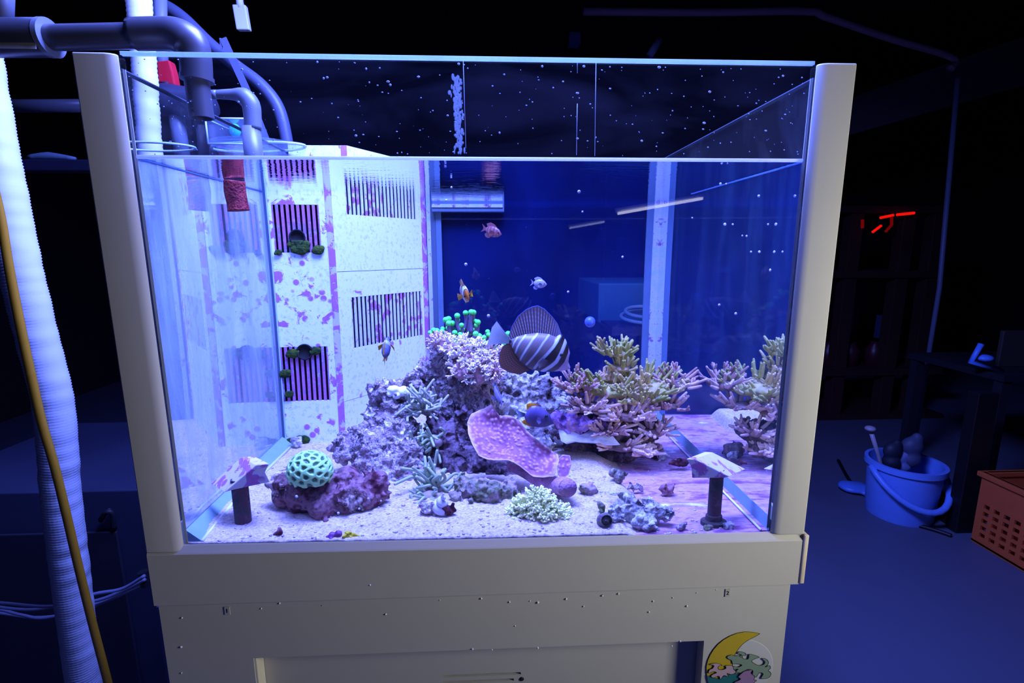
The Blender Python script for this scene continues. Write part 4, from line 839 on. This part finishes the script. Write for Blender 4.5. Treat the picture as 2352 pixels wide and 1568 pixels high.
for v_ in me.vertices:
    s_, h = (v_.co.x*k), v_.co.y*k; a = h/R+math.radians(-14)     # run down the pipe, wrapped round it
    c = pA.lerp(pB, .53)+ax*s_; v_.co = c+Vector((math.sin(a), -math.cos(a), 0))*(R+.0004)
link('printed_text', me, M_ink, noz, smooth=False)
# ribbed white duct hoses
def duct(name, label, pts, rad, Y, n, seg=28, seed=0):
    KS = sum(slim(pts))/len(pts); P3 = [A(u, v, Y) for u, v in pts]; q = MB().tube(P3, 1.0, 4, res=24); N_ = len(q.v)//4; cen = [sum((Vector(q.v[i*4+j]) for j in range(4)), Vector())/4 for i in range(N_)]
    d = [0]
    for a, b in zip(cen, cen[1:]): d.append(d[-1]+(b-a).length)
    out, rr_ = [], []
    for i in range(n*2+1):
        s_ = d[-1]*i/(n*2); k = max(j for j in range(N_-1) if d[j] <= s_+1e-9); f = (s_-d[k])/(d[k+1]-d[k]+1e-9); out.append(cen[k].lerp(cen[k+1], f)); rr_.append(rad*AS(Y)*KS*(1+(.032 if i % 2 else -.022)))
    m = MB().tube(out, rr_, seg)
    for i, v_ in enumerate(m.v):
        V = Vector(v_); m.v[i] = tuple(V+Vector((1, -.3, 0))*(.0022*noise.noise(Vector((V.x*10+seed, V.y*10, V.z*45)))))
    return tag(m.build(name, M_hose), label, 'hose')
duct('duct_hose', 'wide white ribbed duct hose hanging at the left of the tank', [(-110, -500), (-75, -60), (-50, 130), (-18, 300), (22, 500), (55, 650), (92, 800), (118, 900), (131, 1000), (139, 1120), (155, 1260), (172, 1400), (196, 1568), (215, 1720)], 50, .22, 330)
duct('duct_hose', 'white ribbed hose running straight down behind the grey PVC elbow', [(300, -700), (316, -60), (320, 0), (333, 180), (346, 366)], 27, .40, 90, seed=4)
b = MB(); px_tube(b, [(-90, 60), (-25, 380), (2, 500), (20, 610), (45, 740), (73, 870), (96, 970), (125, 1070), (152, 1180), (180, 1300), (212, 1430), (248, 1568), (280, 1700)], [11]*3+[11.5]+[12]*9, .10, 14, res=8)
tag(b.build('garden_hose', M_yellow), 'thin yellow hose hanging in front of the wide white duct', 'hose')
t = thing('ball_valve', 'dark ball valve with red lever on a pale pipe, at the upper left', 'valve', A(395, 235, .45))
px_tube(MB(), [(300, 236), (318, 232), (335, 226), (395, 232), (450, 240), (476, 242), (492, 240)], [22, 30, 31, 35, 33, 30, 24], .45, 24, res=3).build('valve_body', plain((38, 40, 56), .45), t)
px_tube(MB(), [(384, 206), (382, 190)], 10, .45, 14).build('valve_stem', M_dark, t)
F = [A(u, v, .445) for u, v in ((359, 140), (388, 137), (396, 165), (402, 196), (386, 194), (362, 188))]; MB().prism(F, (0, .022, 0)).build('red_lever', M_red, t, smooth=False, bevel=.003)
px_tube(MB(), [(368, -30), (370, 100), (375, 205)], 14, .47, 16).build('upper_pipe', M_pvclight, t); px_tube(MB(), [(404, 255), (412, 310), (420, 366)], 17, .45, 16).build('lower_pipe', M_pvclight, t)
b = MB(); px_tube(b, [(352, 30), (356, 10), (378, 14), (420, 42), (480, 100), (540, 150), (600, 196), (640, 250), (660, 330), (664, 372)], 13, .60, 14, res=8); tag(b.build('flexible_hose', plain((70, 76, 100), .45)), 'grey-blue flexible hose arching down behind the tank at the left', 'hose')
def strip(m, pts, wpx, Y, dv): 
    for (u0, v0), (u1, v1) in zip(pts, pts[1:]):
        a, c = A(u0, v0, Y), A(u1, v1, Y); d = (c-a); w_ = Vector((d.z, 0, -d.x)).normalized()*wpx*AS(Y)/2; m.obox((a+c)/2, d/2, w_, (0, .0012, 0))
    return m
tag(strip(MB(), [(512, 88), (566, 205), (613, 325)], 14, .56, 0).box(A(506, 112, .56), A(509, 88, .562)).build('plastic_strip', plain((84, 90, 116), .4), smooth=False), 'thin flat grey strip leaning behind the elbow pipe, bent at its top', 'strip')
Ye = .29
t = thing('inlet_pipe', 'small grey elbow pipe dipping into the water, its lower end crusted dark red', 'pipe', A(578, 300, Ye))
px_tube(MB(), [(486, 217), (500, 217)], 10, Ye, 14).build('thin_pipe', M_pvclight, t); px_tube(MB(), [(492, 217), (535, 217), (560, 222), (576, 240), (580, 268), (582, 296)], [9, 12, 18, 19, 19, 19], Ye, 18, res=4).build('elbow', M_pvclight, t)
pu = A(583, 300, Ye); pl = P(540, 484, Ye); zx = (pu.x+pl.x)/2; R = 21*PS(Ye)
MB().tube([(zx, Ye, pu.z+.006), (zx, Ye, WZ-.002)], R*.95, 18).build('pipe', M_pvclight, t)
hz = WZ-.002-pl.z; MB().tube([(zx, Ye, WZ-.002), (zx-.001, Ye, WZ-.002-hz*.35), (zx+.001, Ye, WZ-.002-hz*.75), (zx+.002, Ye, pl.z)], [R, R*1.03, R, R*1.05], 22, res=4).build('crusted_end', rockmat([(60, 14, 22), (110, 30, 36), (150, 52, 52), (84, 24, 44)], 40, 160, .8, 'red_crust', .7), t)
# clear acrylic pieces above the water
G_clear = thinglass('clear_acrylic', (0.92, 0.96, 1.0), .10, (200, 220, 255), (20, 20, 20), .4, .7, .05); M_clearedge = plain((186, 214, 240), .2)
t = thing('acrylic_box', 'small clear acrylic box behind the hanging pipe, just over the water', 'box', A(515, 320, .40))
a0, a1 = A(478, 330, .40), A(565, 248, .40); MB().box((a0.x, .40, a0.z), (a1.x, .49, a1.z-.02)).build('case', G_clear, t, smooth=False)
m = MB()
for q0, q1 in (((a0.x, .40, a1.z-.02), (a1.x, .40, a1.z-.02)), ((a0.x, .40, a0.z), (a0.x, .40, a1.z-.02)), ((a1.x, .40, a0.z), (a1.x, .40, a1.z-.02)), ((a0.x, .40, a1.z-.02), (a0.x, .49, a1.z-.02)), ((a0.x, .40, a0.z), (a1.x, .40, a0.z))): m.tube([q0, q1], .0018, 6)
m.build('edge', M_clearedge, t)
p = A(540, 300, .44); MB().sphere(p, (.012, .008, .014), 14, 10).build('green_glow_spot', plain((40, 200, 190), .4), t)  # coloured lump painted in for a greenish glow spot
t = thing('acrylic_tray', 'clear acrylic rim and lid lying over the overflow box, above the water line', 'tray', A(560, 345, .42))
m = MB(); c = A(352, 337, .33); rx = 82*AS(.33); m.tube([c+Vector((math.cos(a)*rx, math.sin(a)*rx*.55, 0)) for a in [2*math.pi*k/40 for k in range(41)]], .0022, 6, cap=False); m.build('rim', M_clearedge, t)
m = MB(); c = A(595, 338, .48); rx = 95*AS(.48); m.tube([c+Vector((math.cos(a)*rx, math.sin(a)*rx*.5, .004*math.cos(a))) for a in [2*math.pi*k/48 for k in range(49)]], .0030, 6, cap=False); m.build('rim', M_clearedge, t)
m = MB().lathe([(0, 0), (rx*.96, 0), (rx*.96, .003), (0, .003)], c, (0, 0, 1), 40); m.build('lid', G_clear, t, 'auto')
t = thing('cable_plug', 'white plug on a cable hanging in the dark above the tank', 'plug', A(556, 66, .75))
MB().tube([(A(551, -60, .75).x, .75, 2.9), A(551, -60, .75), A(550, 0, .75), A(553, 20, .75)], 7*AS(.75), 10).build('cable', M_hose, t)
c = A(556, 42, .75); MB().obox(c, (13*AS(.75), 0, 0), (0, .008, 0), (-.0025, 0, 23*AS(.75))).build('plug_body', M_hose, t, smooth=False, bevel=.003)
c = A(557, 60, .75); MB().obox(c, (9*AS(.75), 0, 0), (0, .005, 0), (0, 0, 7*AS(.75))).build('plug_tip', M_hose, t, smooth=False, bevel=.001)
# ------------------------------------------------------------------ left of the tank
b = MB(); px_tube(b, [(-60, 244), (200, 243)], 14, .62, 16); tag(b.build('cross_pipe', M_pvc), 'grey horizontal pipe between the duct hose and the tank post', 'pipe')
a0, a1 = A(60, 392, .62), A(215, 366, .62); tag(MB().box((-2.9, .62, a0.z), (a1.x, .66, a1.z)).build('support_bar', plain((30, 32, 52), .5), smooth=False, bevel=.003), 'dark horizontal bar behind the tank post, below the grey pipe', 'bar')
zb = a1.z; b = MB().tube([(A(60, 360, .63).x, .635, zb+.006), (A(110, 360, .63).x, .635, zb+.0095), (A(170, 366, .63).x, .635, zb+.004)], [.006, .010, .004], 10, res=3); tag(b.build('cloth_scrap', plain((90, 110, 130), .7)), 'pale scrap lying on the dark bar left of the tank', 'scrap')
zt = A(100, 1130, .45).z; xl, xr = A(-260, 1130, .45).x, A(340, 1130, .45).x
t = thing('neighbour_cabinet', 'dim grey-blue stand of a neighbouring tank, behind the duct hose', 'cabinet', ((xl+xr)/2, .6, 0))
MB().box((xl, .45, 0), (xr, .95, zt)).build('body', plain((46, 50, 72), .55, var=.2, scale=8), t, smooth=False, bevel=.003)
MB().box((xl+.02, .442, .05), (A(285, 1300, .45).x, .449, A(100, 1222, .45).z)).build('door', plain((36, 36, 48), .5, var=.25, scale=10), t, smooth=False, bevel=.002)
b = MB()
for (u, v, r) in ((250, 1172, 6), (232, 1195, 5)): b.sphere(A(u, v, .44), r*AS(.44), 10, 8)
b.tube([A(232, 1192, .44), A(244, 1176, .435), A(258, 1180, .44), A(262, 1215, .445)], .006, 8, res=4); b.build('tap', M_dark, t)
a0, a1 = A(357, 1393, .12), A(386, 1393, .12); tag(MB().box((a0.x, .12, 0), (a1.x, .14, a0.z)).build('side_board', plain((92, 100, 150), .5), smooth=False, bevel=.002), 'upright bluish board edge close to the left side of the stand', 'board')
for i, pts in enumerate([[(-60, 1384), (0, 1384), (120, 1392), (215, 1364), (280, 1352), (332, 1322)], [(-60, 1380), (0, 1394), (70, 1400), (130, 1392), (225, 1378), (290, 1352), (334, 1330)], [(-60, 1398), (0, 1400), (50, 1412), (110, 1418), (228, 1384), (300, 1350), (334, 1336)], [(-60, 1406), (0, 1408), (90, 1418), (180, 1404), (240, 1382), (310, 1350), (338, 1340)]]):
    b = MB(); px_tube(b, pts, 4.2, .25+.012*i, 10, res=6); tag(b.build('power_cable', plain((120, 124, 150), .5)), ('uppermost grey cable', 'second grey cable from the top', 'third grey cable from the top', 'lowest grey cable')[i]+' of the bundle running behind the duct hose', 'cable', 'grey cables left of the stand')
tag(MB().tube([A(328, 1312, .27), A(336, 1344, .27)], .010, 12).build('cable_clip', M_dark, smooth='auto'), 'dark clip holding the grey cables at the edge of the stand', 'clip')
# ------------------------------------------------------------------ right of the tank, in the dark
def floorpt(u, v): return AZ(u, v, 0)
bk = floorpt(2062, 1178); Db = (Vector(CAM)-bk).length; sB = AS(bk.y); rB = 80*sB
t = thing('bucket', 'blue plastic bucket with its bail handle down and tools inside, on the floor', 'bucket', bk)
M_bk = plain((96, 136, 214), .45); zr = A(2062, 1058, bk.y).z
MB().lathe([(0, 0), (rB*.86, 0), (rB*.88, .01), (rB*.97, zr-.03), (rB*1.05, zr-.025), (rB*1.05, zr), (rB*.95, zr), (rB*.84, .012), (0, .012)], bk, (0, 0, 1), 40).build('pail', M_bk, t, 'auto')
m = MB(); m.tube([bk+Vector((math.cos(a)*rB*1.10, math.sin(a)*rB*1.10-abs(math.sin(a))*.01, zr-.02-.55*zr*max(0, -math.sin(a))**1.0)) for a in [math.pi+math.pi*k/16 for k in range(17)]], .013, 10); m.build('bail_handle', M_bk, t)
tag(MB().tube([bk+Vector((-.05, -.02, .05)), A(2016, 1040, bk.y), A(2002, 996, bk.y)], [.008, .008, .009], 10).sphere(A(1999, 984, bk.y), (.022, .022, .012), 12, 8).build('plunger', plain((150, 140, 150), .4)), 'stick with a pale knob standing in the blue bucket', 'tool')
for i, (u, v, r, lab) in enumerate([(2050, 1035, 22, 'dark crumpled tool in the middle of the blue bucket'), (2095, 1025, 26, 'dim bluish box standing at the right of the blue bucket'), (2078, 1050, 18, 'small pale cup lying in the blue bucket')]):
    p = A(u, v, bk.y-.01); R = r*sB; o = link('bucket_tool', blobmesh([(p, (R, R*.8, R)), (p+Vector((R*.4, 0, R*.7)), (R*.5, R*.5, R*.7)), (p-Vector((0, 0, R*1.2)), (R*.9,)*3)], .008, .004, 20, seed=i), plain([(30, 34, 50), (60, 66, 90), (90, 100, 140)][i], .6)); tag(o, lab, 'tool')
p = floorpt(1962, 1128); tag(link('plastic_bag', blobmesh([(p+Vector((0, 0, .022)), (.075, .06, .022)), (p+Vector((.04, -.04, .018)), (.05, .05, .018))], .008, .008, 14), plain((80, 120, 200), .4)), 'flat bluish bag lying on the floor left of the bucket', 'bag')
tag(MB().tube([floorpt(u, v)+Vector((0, 0, .008)) for u, v in ((1925, 1060), (1955, 1112), (2000, 1150), (2070, 1196), (2150, 1222), (2185, 1234))], .008, 10, res=6).build('floor_cord', M_black), 'black cord along the floor in front of the bucket', 'cord')
M_crate = plain((186, 84, 40), .5, var=.12); c0, c1 = floorpt(2228, 1242), floorpt(2352, 1332)
t = thing('crate', 'orange plastic lattice crate with handle slots, on the floor at the right edge', 'crate', (2.65, .8, 0))
X0, Yc1, Yc0, X1c, Hc = 2.45, 1.05, .50, 2.86, A(2245, 1083, 1.05).z
holes = []
for i in range(2):
    for j in range(13):
        for k in range(5):
            y0_ = Yc0+.045+i*.0+j*.038; z0_ = .035+k*.030
            if not (.14 < (z0_) and abs(y0_-(Yc0+Yc1)/2) < .1): holes.append((y0_, y0_+.022, z0_, z0_+.018))
    break
holes.append(((Yc0+Yc1)/2-.09, (Yc0+Yc1)/2+.09, Hc-.075, Hc-.045))
plate(MB(), Yc0, Yc1, 0, Hc, holes, lambda y, z, k: (X0+.008*k, y, z)).build('side_panel', M_crate, t, smooth=False); plate(MB(), Yc0, Yc1, 0, Hc, [], lambda y, z, k: (X1c-.008*k, y, z)).build('side_panel', M_crate, t, smooth=False)
hx = [(x_-.1+.02, x_-.1+.042, z_, z_+.018) for x_ in [X0+.12+.04*j for j in range(9)] for z_ in (.035, .065, .095, .125, .155)]
for yy in (Yc0, Yc1-.008): plate(MB(), X0+.008, X1c-.008, 0, Hc, hx, lambda x, z, k: (x, yy+.008*k, z)).build('end_panel', M_crate, t, smooth=False)
MB().box((X0, Yc0, .004), (X1c, Yc1, .012)).build('crate_floor', M_crate, t, smooth=False)
for a_, c_ in (((X0-.012, Yc0-.012, Hc-.02), (X0+.014, Yc1+.012, Hc)), ((X1c-.014, Yc0-.012, Hc-.02), (X1c+.012, Yc1+.012, Hc)), ((X0+.014, Yc0-.012, Hc-.02), (X1c-.014, Yc0+.014, Hc)), ((X0+.014, Yc1-.014, Hc-.02), (X1c-.014, Yc1+.012, Hc))): MB().box(a_, c_).build('rim', M_crate, t, smooth=False, bevel=.003)
for i in range(5):
    p = floorpt(2226, 1192); tag(MB().box((p.x-.02+.004*(i % 2), p.y-.06, .012*i), (p.x+.20, p.y+.10-.006*i, .012*i+.0105)).build('paper_sheaf', plain((150, 160, 200), .6), smooth=False), ('bottom', 'second lowest', 'middle', 'second highest', 'topmost')[i]+' sheaf of pale papers in the stack behind the orange crate', 'papers', 'papers stacked behind the orange crate')
tag(MB().lathe([(0, 0), (.05, 0), (.052, .09), (.056, .09), (.056, .112), (0, .114)], floorpt(2190, 1198), (0, 0, 1), 24).build('jar', plain((90, 20, 30), .35)), 'dark jar with a red lid between the bucket and the crate', 'jar')
p = A(2130, 1232, 1.06); tag(MB().box((2.435, 1.10, 0), (2.52, 1.15, A(2215, 905, 1.1).z)).build('upright_post', M_black, smooth=False, bevel=.003), 'short black upright post in front of the right side of the bucket', 'post')
# thin pole and pale clips further back
tag(MB().tube([A(2200, 180, 1.9), A(2158, 660, 1.9), (A(2158, 660, 1.9).x-.01, 1.9, 0)], .012, 10).build('thin_pole', plain((90, 96, 120), .5)), 'thin dim pole rising at the right, in front of the red-lit shelf', 'pole')
t = thing('side_table', 'dark table with a pale panel at the right edge, above the crate', 'table', (3.05, 1.5, 0))
MB().box((2.75, 1.3, A(2240, 850, 1.4).z-.03), (3.6, 1.8, A(2240, 850, 1.4).z)).build('table_top', M_dark, t, smooth=False)
for x_, y_ in ((2.78, 1.33), (3.55, 1.33), (2.78, 1.77), (3.55, 1.77)): MB().box((x_-.02, y_-.02, 0), (x_+.02, y_+.02, A(2240, 850, 1.4).z-.031)).build('leg', M_dark, t, smooth=False)
zt_ = A(2240, 850, 1.4).z
tag(MB().box((2.88, 1.45, zt_+.001), (3.4, 1.47, A(2280, 760, 1.45).z)).build('panel_board', plain((52, 50, 46), .5), smooth=False, bevel=.004), 'dim olive panel standing on the dark table at the right edge', 'panel')
b = MB().tube([(2.80, 1.36, zt_+.006), A(2230, 830, 1.36), A(2254, 790, 1.36)], [.010, .012, .012], 10); b.sphere(A(2262, 822, 1.36), (.034, .03, .016), 12, 8); tag(b.build('hand_net', plain((90, 140, 230), .4)), 'small bright blue gadget on the dark table at the right', 'gadget')
# red-lit shelf
M_redwood = plain((46, 14, 12), .8, var=.3, scale=9)
Ys = 2.5; t = thing('wooden_shelf', 'dark red wooden shelf with glowing red lamps, far back at the right', 'shelf', (3.5, Ys, 0))
for u in (1935, 2050, 2118): x_ = A(u, 800, Ys).x; MB().box((x_-.04, Ys, 0), (x_+.045, Ys+.08, A(u, 480, Ys).z)).build('post', M_redwood, t, smooth=False, bevel=.004)
for v in (480, 630, 855, 960): p0, p1 = A(1860, v, Ys), A(2160, v, Ys); MB().box((p0.x, Ys-.02, p0.z-.025), (p1.x, Ys+.45, p0.z+.02)).build('board', M_redwood, t, smooth=False, bevel=.004)
M_redglow = emit((255, 20, 14), .9); M_redglow2 = emit((200, 10, 20), .25)
for q, mt in (([(2022, 500), (2052, 494)], M_redglow), ([(2060, 493), (2100, 489)], M_redglow), ([(2048, 497), (2048, 516), (2034, 532)], M_redglow2), ([(2004, 533), (2024, 518)], M_redglow), ([(1981, 504), (1981, 524)], M_redglow2)):
    MB().tube([A(u, v, Ys-.06) for u, v in q], .0085, 8).build('red_lamp', mt, t)
for u, v in ((1920, 745), (1965, 740), (2020, 750), (1930, 900), (1990, 910)):
    p = A(u, v, 3.0); MB().box((p.x-.02, 3.0, p.z-.09), (p.x+.02, 3.02, p.z+.09)).build('glass_divider', plain((60, 74, 110), .3), t, smooth=False)
for i, (u, lab) in enumerate(((1905, 'leftmost'), (1955, 'middle'), (2010, 'rightmost'))):
    zz = A(1950, 855, Ys).z+.022; x_ = A(u, 830, Ys+.1).x; tag(MB().lathe([(0, 0), (.055, 0), (.055, .12), (.03, .15), (.03, .17), (0, .17)], (x_, Ys+.12, zz), (0, 0, 1), 18).build('bottle', plain((70, 22, 36), .4)), f'dim reddish bottle on the dark wooden shelf, {lab} of three', 'bottle', 'bottles on the red-lit shelf')
# beams and conduit overhead
a0, a1 = A(1985, 305, 2.6), A(2420, 200, 2.6); tag(MB().prism([A(1880, 330, 2.6), A(2420, 175, 2.6), A(2420, 60, 2.6), A(1880, 250, 2.6)], (0, .3, 0)).build('trim_1', plain((78, 74, 84), .8), smooth=False), kind='structure')
b = MB(); px_tube(b, [(1340, 26), (1600, 28), (1850, 26), (1900, 40), (2050, 90), (2160, 122), (2196, 140), (2182, 158)], 9, 2.0, 14, res=6); tag(b.build('ceiling_conduit', plain((140, 116, 130), .6)), 'dim pinkish conduit bending down under the dark ceiling at the right', 'conduit')
b = MB(); px_tube(b, [(1492, 128), (1516, 90)], 8, 1.9, 10); tag(b.build('ceiling_hook', plain((120, 120, 150), .6)), 'short slanting rod under the dark ceiling, above the tank', 'rod')
c = AZ(1319, 92, 2.855); tag(MB().box((c.x-.045, c.y-.04, 2.81), (c.x+.045, c.y+.04, 2.899)).build('junction_box', plain((110, 120, 180), .6), smooth=False, bevel=.003), 'small square bluish box under the dark ceiling, above the tank', 'box')
# things behind the tank, seen through its back glass
c0, c1 = P(1375, 650, 1.25), P(1478, 742, 1.25)
tag(MB().box((c0.x, 1.25, c1.z), (c0.x+.55, 1.75, c0.z)).build('pale_tub', plain((40, 84, 90), .6), smooth=False, bevel=.006), 'blue-green tub standing behind the tank, seen through its back glass', 'tub')
tag(MB().box((c0.x+.10, 1.30, 0), (c0.x+.50, 1.70, c1.z-.001)).build('tub_stand', M_dark, smooth=False), 'dark stand under the blue-green tub behind the tank', 'stand')
for i, (u, v, ru, lab) in enumerate(((1540, 716, 44, 'small'), (1548, 728, 62, 'large'))):
    c = P(u-58, v, 1.12); R = ru*PS(1.12); tag(MB().tube([c+Vector((math.cos(a)*R, math.sin(a)*R*.9, .012*math.sin(a))) for a in [2*math.pi*k/40 for k in range(41)]], .006, 8, cap=False).build('hose_coil', plain((150, 170, 160), .5)), f'{lab} pale hose loop behind the tank, seen through its back glass', 'hose', 'hose loops behind the tank')
tag(MB().box((P(1482, 716, 1.12).x-.12, 1.02, P(1482, 740, 1.12).z-.03), (P(1482, 716, 1.12).x+.14, 1.22, P(1482, 740, 1.12).z-.004)).box((P(1482, 716, 1.12).x-.02, 1.10, 0), (P(1482, 716, 1.12).x+.02, 1.14, P(1482, 740, 1.12).z-.03)).build('coil_ledge', M_dark, smooth=False), 'dark ledge under the pale hose loops behind the tank', 'ledge')
# droplets and lime marks on the front glass above the water
b = MB(); q = random.Random(21)
for k in range(380):
    u = q.uniform(290, 1850); v = 134+(u-290)*.0165+q.random()**(.7 if k % 3 else 2.2)*(220-(u-290)*.013)
    if u < 470 or k % 2 == 0: pass
    elif q.random() < .35: continue
    p = A(u, v, .0130); r = q.uniform(.0003, .0009) if k % 9 else q.uniform(.0009, .0016); b.sphere((p.x, .0131, p.z), (r*q.uniform(.8, 1.8), r*.5, r), 6, 4)
for u0, v0, u1, v1 in ((1326, 238, 1324, 356), (1369, 140, 1366, 358), (1326, 136, 1326, 168), (1064, 140, 1070, 340)): b.tube([A(u0, v0, .0131), A(u1, v1, .0131)], .0004, 5)
tag(b.build('water_spots', plain((150, 170, 230), .5)), 'dried water spots and drip lines on the front glass', 'spots', kind='stuff')
b = MB(); q = random.Random(5)
for k in range(160):
    f = k/160; w_ = .006*(1.3-f*.9); u = 1046+f*10+q.gauss(0, 5); v = 176+f*176; p = A(u, v, .818); b.sphere((p.x, .8195, p.z), (q.uniform(.002, .006), .0012, q.uniform(.004, .010)), 6, 4)
tag(b.build('lime_streak', plain((64, 74, 84), .7)), 'crusty vertical lime streak on the back glass above the water', 'lime', kind='stuff')
# ------------------------------------------------------------------ round sticker on the stand
ZS = lambda x, y: (1400+x/3.92, 1200+y/3.92)
SC = A(*ZS(1187, 1310), .0035); SR = 343/3.92*AS(.0035)
t = thing('round_sticker', 'round white sticker of a yellow crescent moon over coral and a wave, on the stand', 'sticker', SC)
m = MB(); m.lathe([(0, .0003), (SR*.985, .0003), (SR, 0)], (SC.x, .004, SC.z), (0, -1, 0), 72); m.build('backing', plain((192, 196, 196), .3, var=.03), t, smooth=False)
def art(name, poly, col, lvl, line=True):
    if 'coral' in name:                                 # rounded, curling outline
        q = []; n_ = len(poly)
        for i in range(n_):
            p0, p1, p2, p3 = (poly[(i+k) % n_] for k in (-1, 0, 1, 2))
            for j in range(4):
                h = j/4; q.append(tuple(.5*(2*b_+(c_-a_)*h+(2*a_-5*b_+4*c_-d_)*h*h+(3*b_-a_-3*c_+d_)*h**3) for a_, b_, c_, d_ in zip(p0, p1, p2, p3)))
        poly = q
    pts = [A(*ZS(x, y), .0035-(lvl-3)*.0005) for x, y in poly]
    tris = tessellate_polygon([[Vector((x, -y, 0)) for x, y in poly]]); me = bpy.data.meshes.new(name); me.from_pydata(pts, [], tris); o = link(name, me, plain(col, .35, var=.06), t, smooth=False)
    if line: MB().tube([A(*ZS(x, y), .0034-(lvl-3)*.0005) for x, y in poly+[poly[0]]], .00036, 4, cap=False).build('outline', M_ink, o)
art('moon', [(1355, 998), (1290, 985), (1220, 982), (1150, 995), (1090, 1018), (1030, 1052), (980, 1092), (940, 1138), (910, 1185), (885, 1240), (872, 1295), (872, 1350), (885, 1410), (905, 1450), (1000, 1480), (1130, 1440), (1110, 1330), (1108, 1250), (1120, 1205), (1142, 1165), (1170, 1125), (1200, 1092), (1240, 1062), (1285, 1038), (1320, 1020)], (186, 164, 30), 4)
art('wave', [(875, 1375), (930, 1395), (985, 1405), (1040, 1375), (1090, 1365), (1150, 1355), (1180, 1390), (1170, 1430), (1150, 1480), (1200, 1560), (1230, 1630), (1150, 1640), (1060, 1620), (980, 1570), (915, 1490), (885, 1430)], (40, 110, 112), 5)
art('pink_coral', [(905, 1275), (950, 1265), (990, 1270), (1015, 1285), (985, 1290), (980, 1315), (1010, 1325), (1050, 1310), (1045, 1290), (1080, 1285), (1110, 1290), (1120, 1320), (1140, 1345), (1100, 1365), (1060, 1355), (1070, 1385), (1030, 1375), (1000, 1410), (985, 1380), (940, 1395), (915, 1385), (930, 1365), (965, 1350), (940, 1340), (895, 1355), (900, 1325), (930, 1310), (940, 1285)], (186, 160, 172), 7)
art('green_coral', [(1060, 1205), (1100, 1190), (1130, 1200), (1165, 1195), (1185, 1210), (1190, 1190), (1150, 1175), (1180, 1160), (1225, 1175), (1225, 1195), (1195, 1200), (1210, 1225), (1250, 1225), (1260, 1185), (1300, 1190), (1350, 1210), (1310, 1225), (1280, 1245), (1310, 1270), (1350, 1285), (1390, 1275), (1400, 1250), (1375, 1225), (1395, 1220), (1425, 1240), (1430, 1270), (1400, 1300), (1440, 1285), (1450, 1310), (1430, 1330), (1455, 1355), (1440, 1390), (1400, 1405), (1365, 1400), (1385, 1360), (1350, 1350), (1320, 1390), (1290, 1370), (1290, 1330), (1240, 1320), (1190, 1350), (1140, 1340), (1160, 1315), (1120, 1320), (1115, 1290), (1160, 1300), (1195, 1280), (1150, 1270), (1110, 1270), (1100, 1240), (1070, 1225)], (128, 150, 128), 6)
art('purple_coral', [(1170, 1375), (1210, 1340), (1250, 1330), (1285, 1325), (1275, 1355), (1310, 1385), (1300, 1410), (1325, 1420), (1300, 1443), (1270, 1520), (1250, 1600), (1200, 1560), (1150, 1480), (1120, 1443), (1180, 1410), (1160, 1390)], (150, 120, 160), 8)
# LED tube of the room behind the camera: its reflection lies on the front glass
t = thing('tube_lamp', 'slim white tube lamp across the room, mirrored in the front glass', 'lamp', (1.2, -1.3, 1.33))
MB().tube([(1.027, -1.3, 1.306), (1.368, -1.3, 1.365)], .0055, 12).build('tube', emit((235, 235, 255), 6), t)
MB().tube([(1.02, -1.312, 1.318), (1.375, -1.312, 1.377)], .009, 8).build('housing', M_white, t)
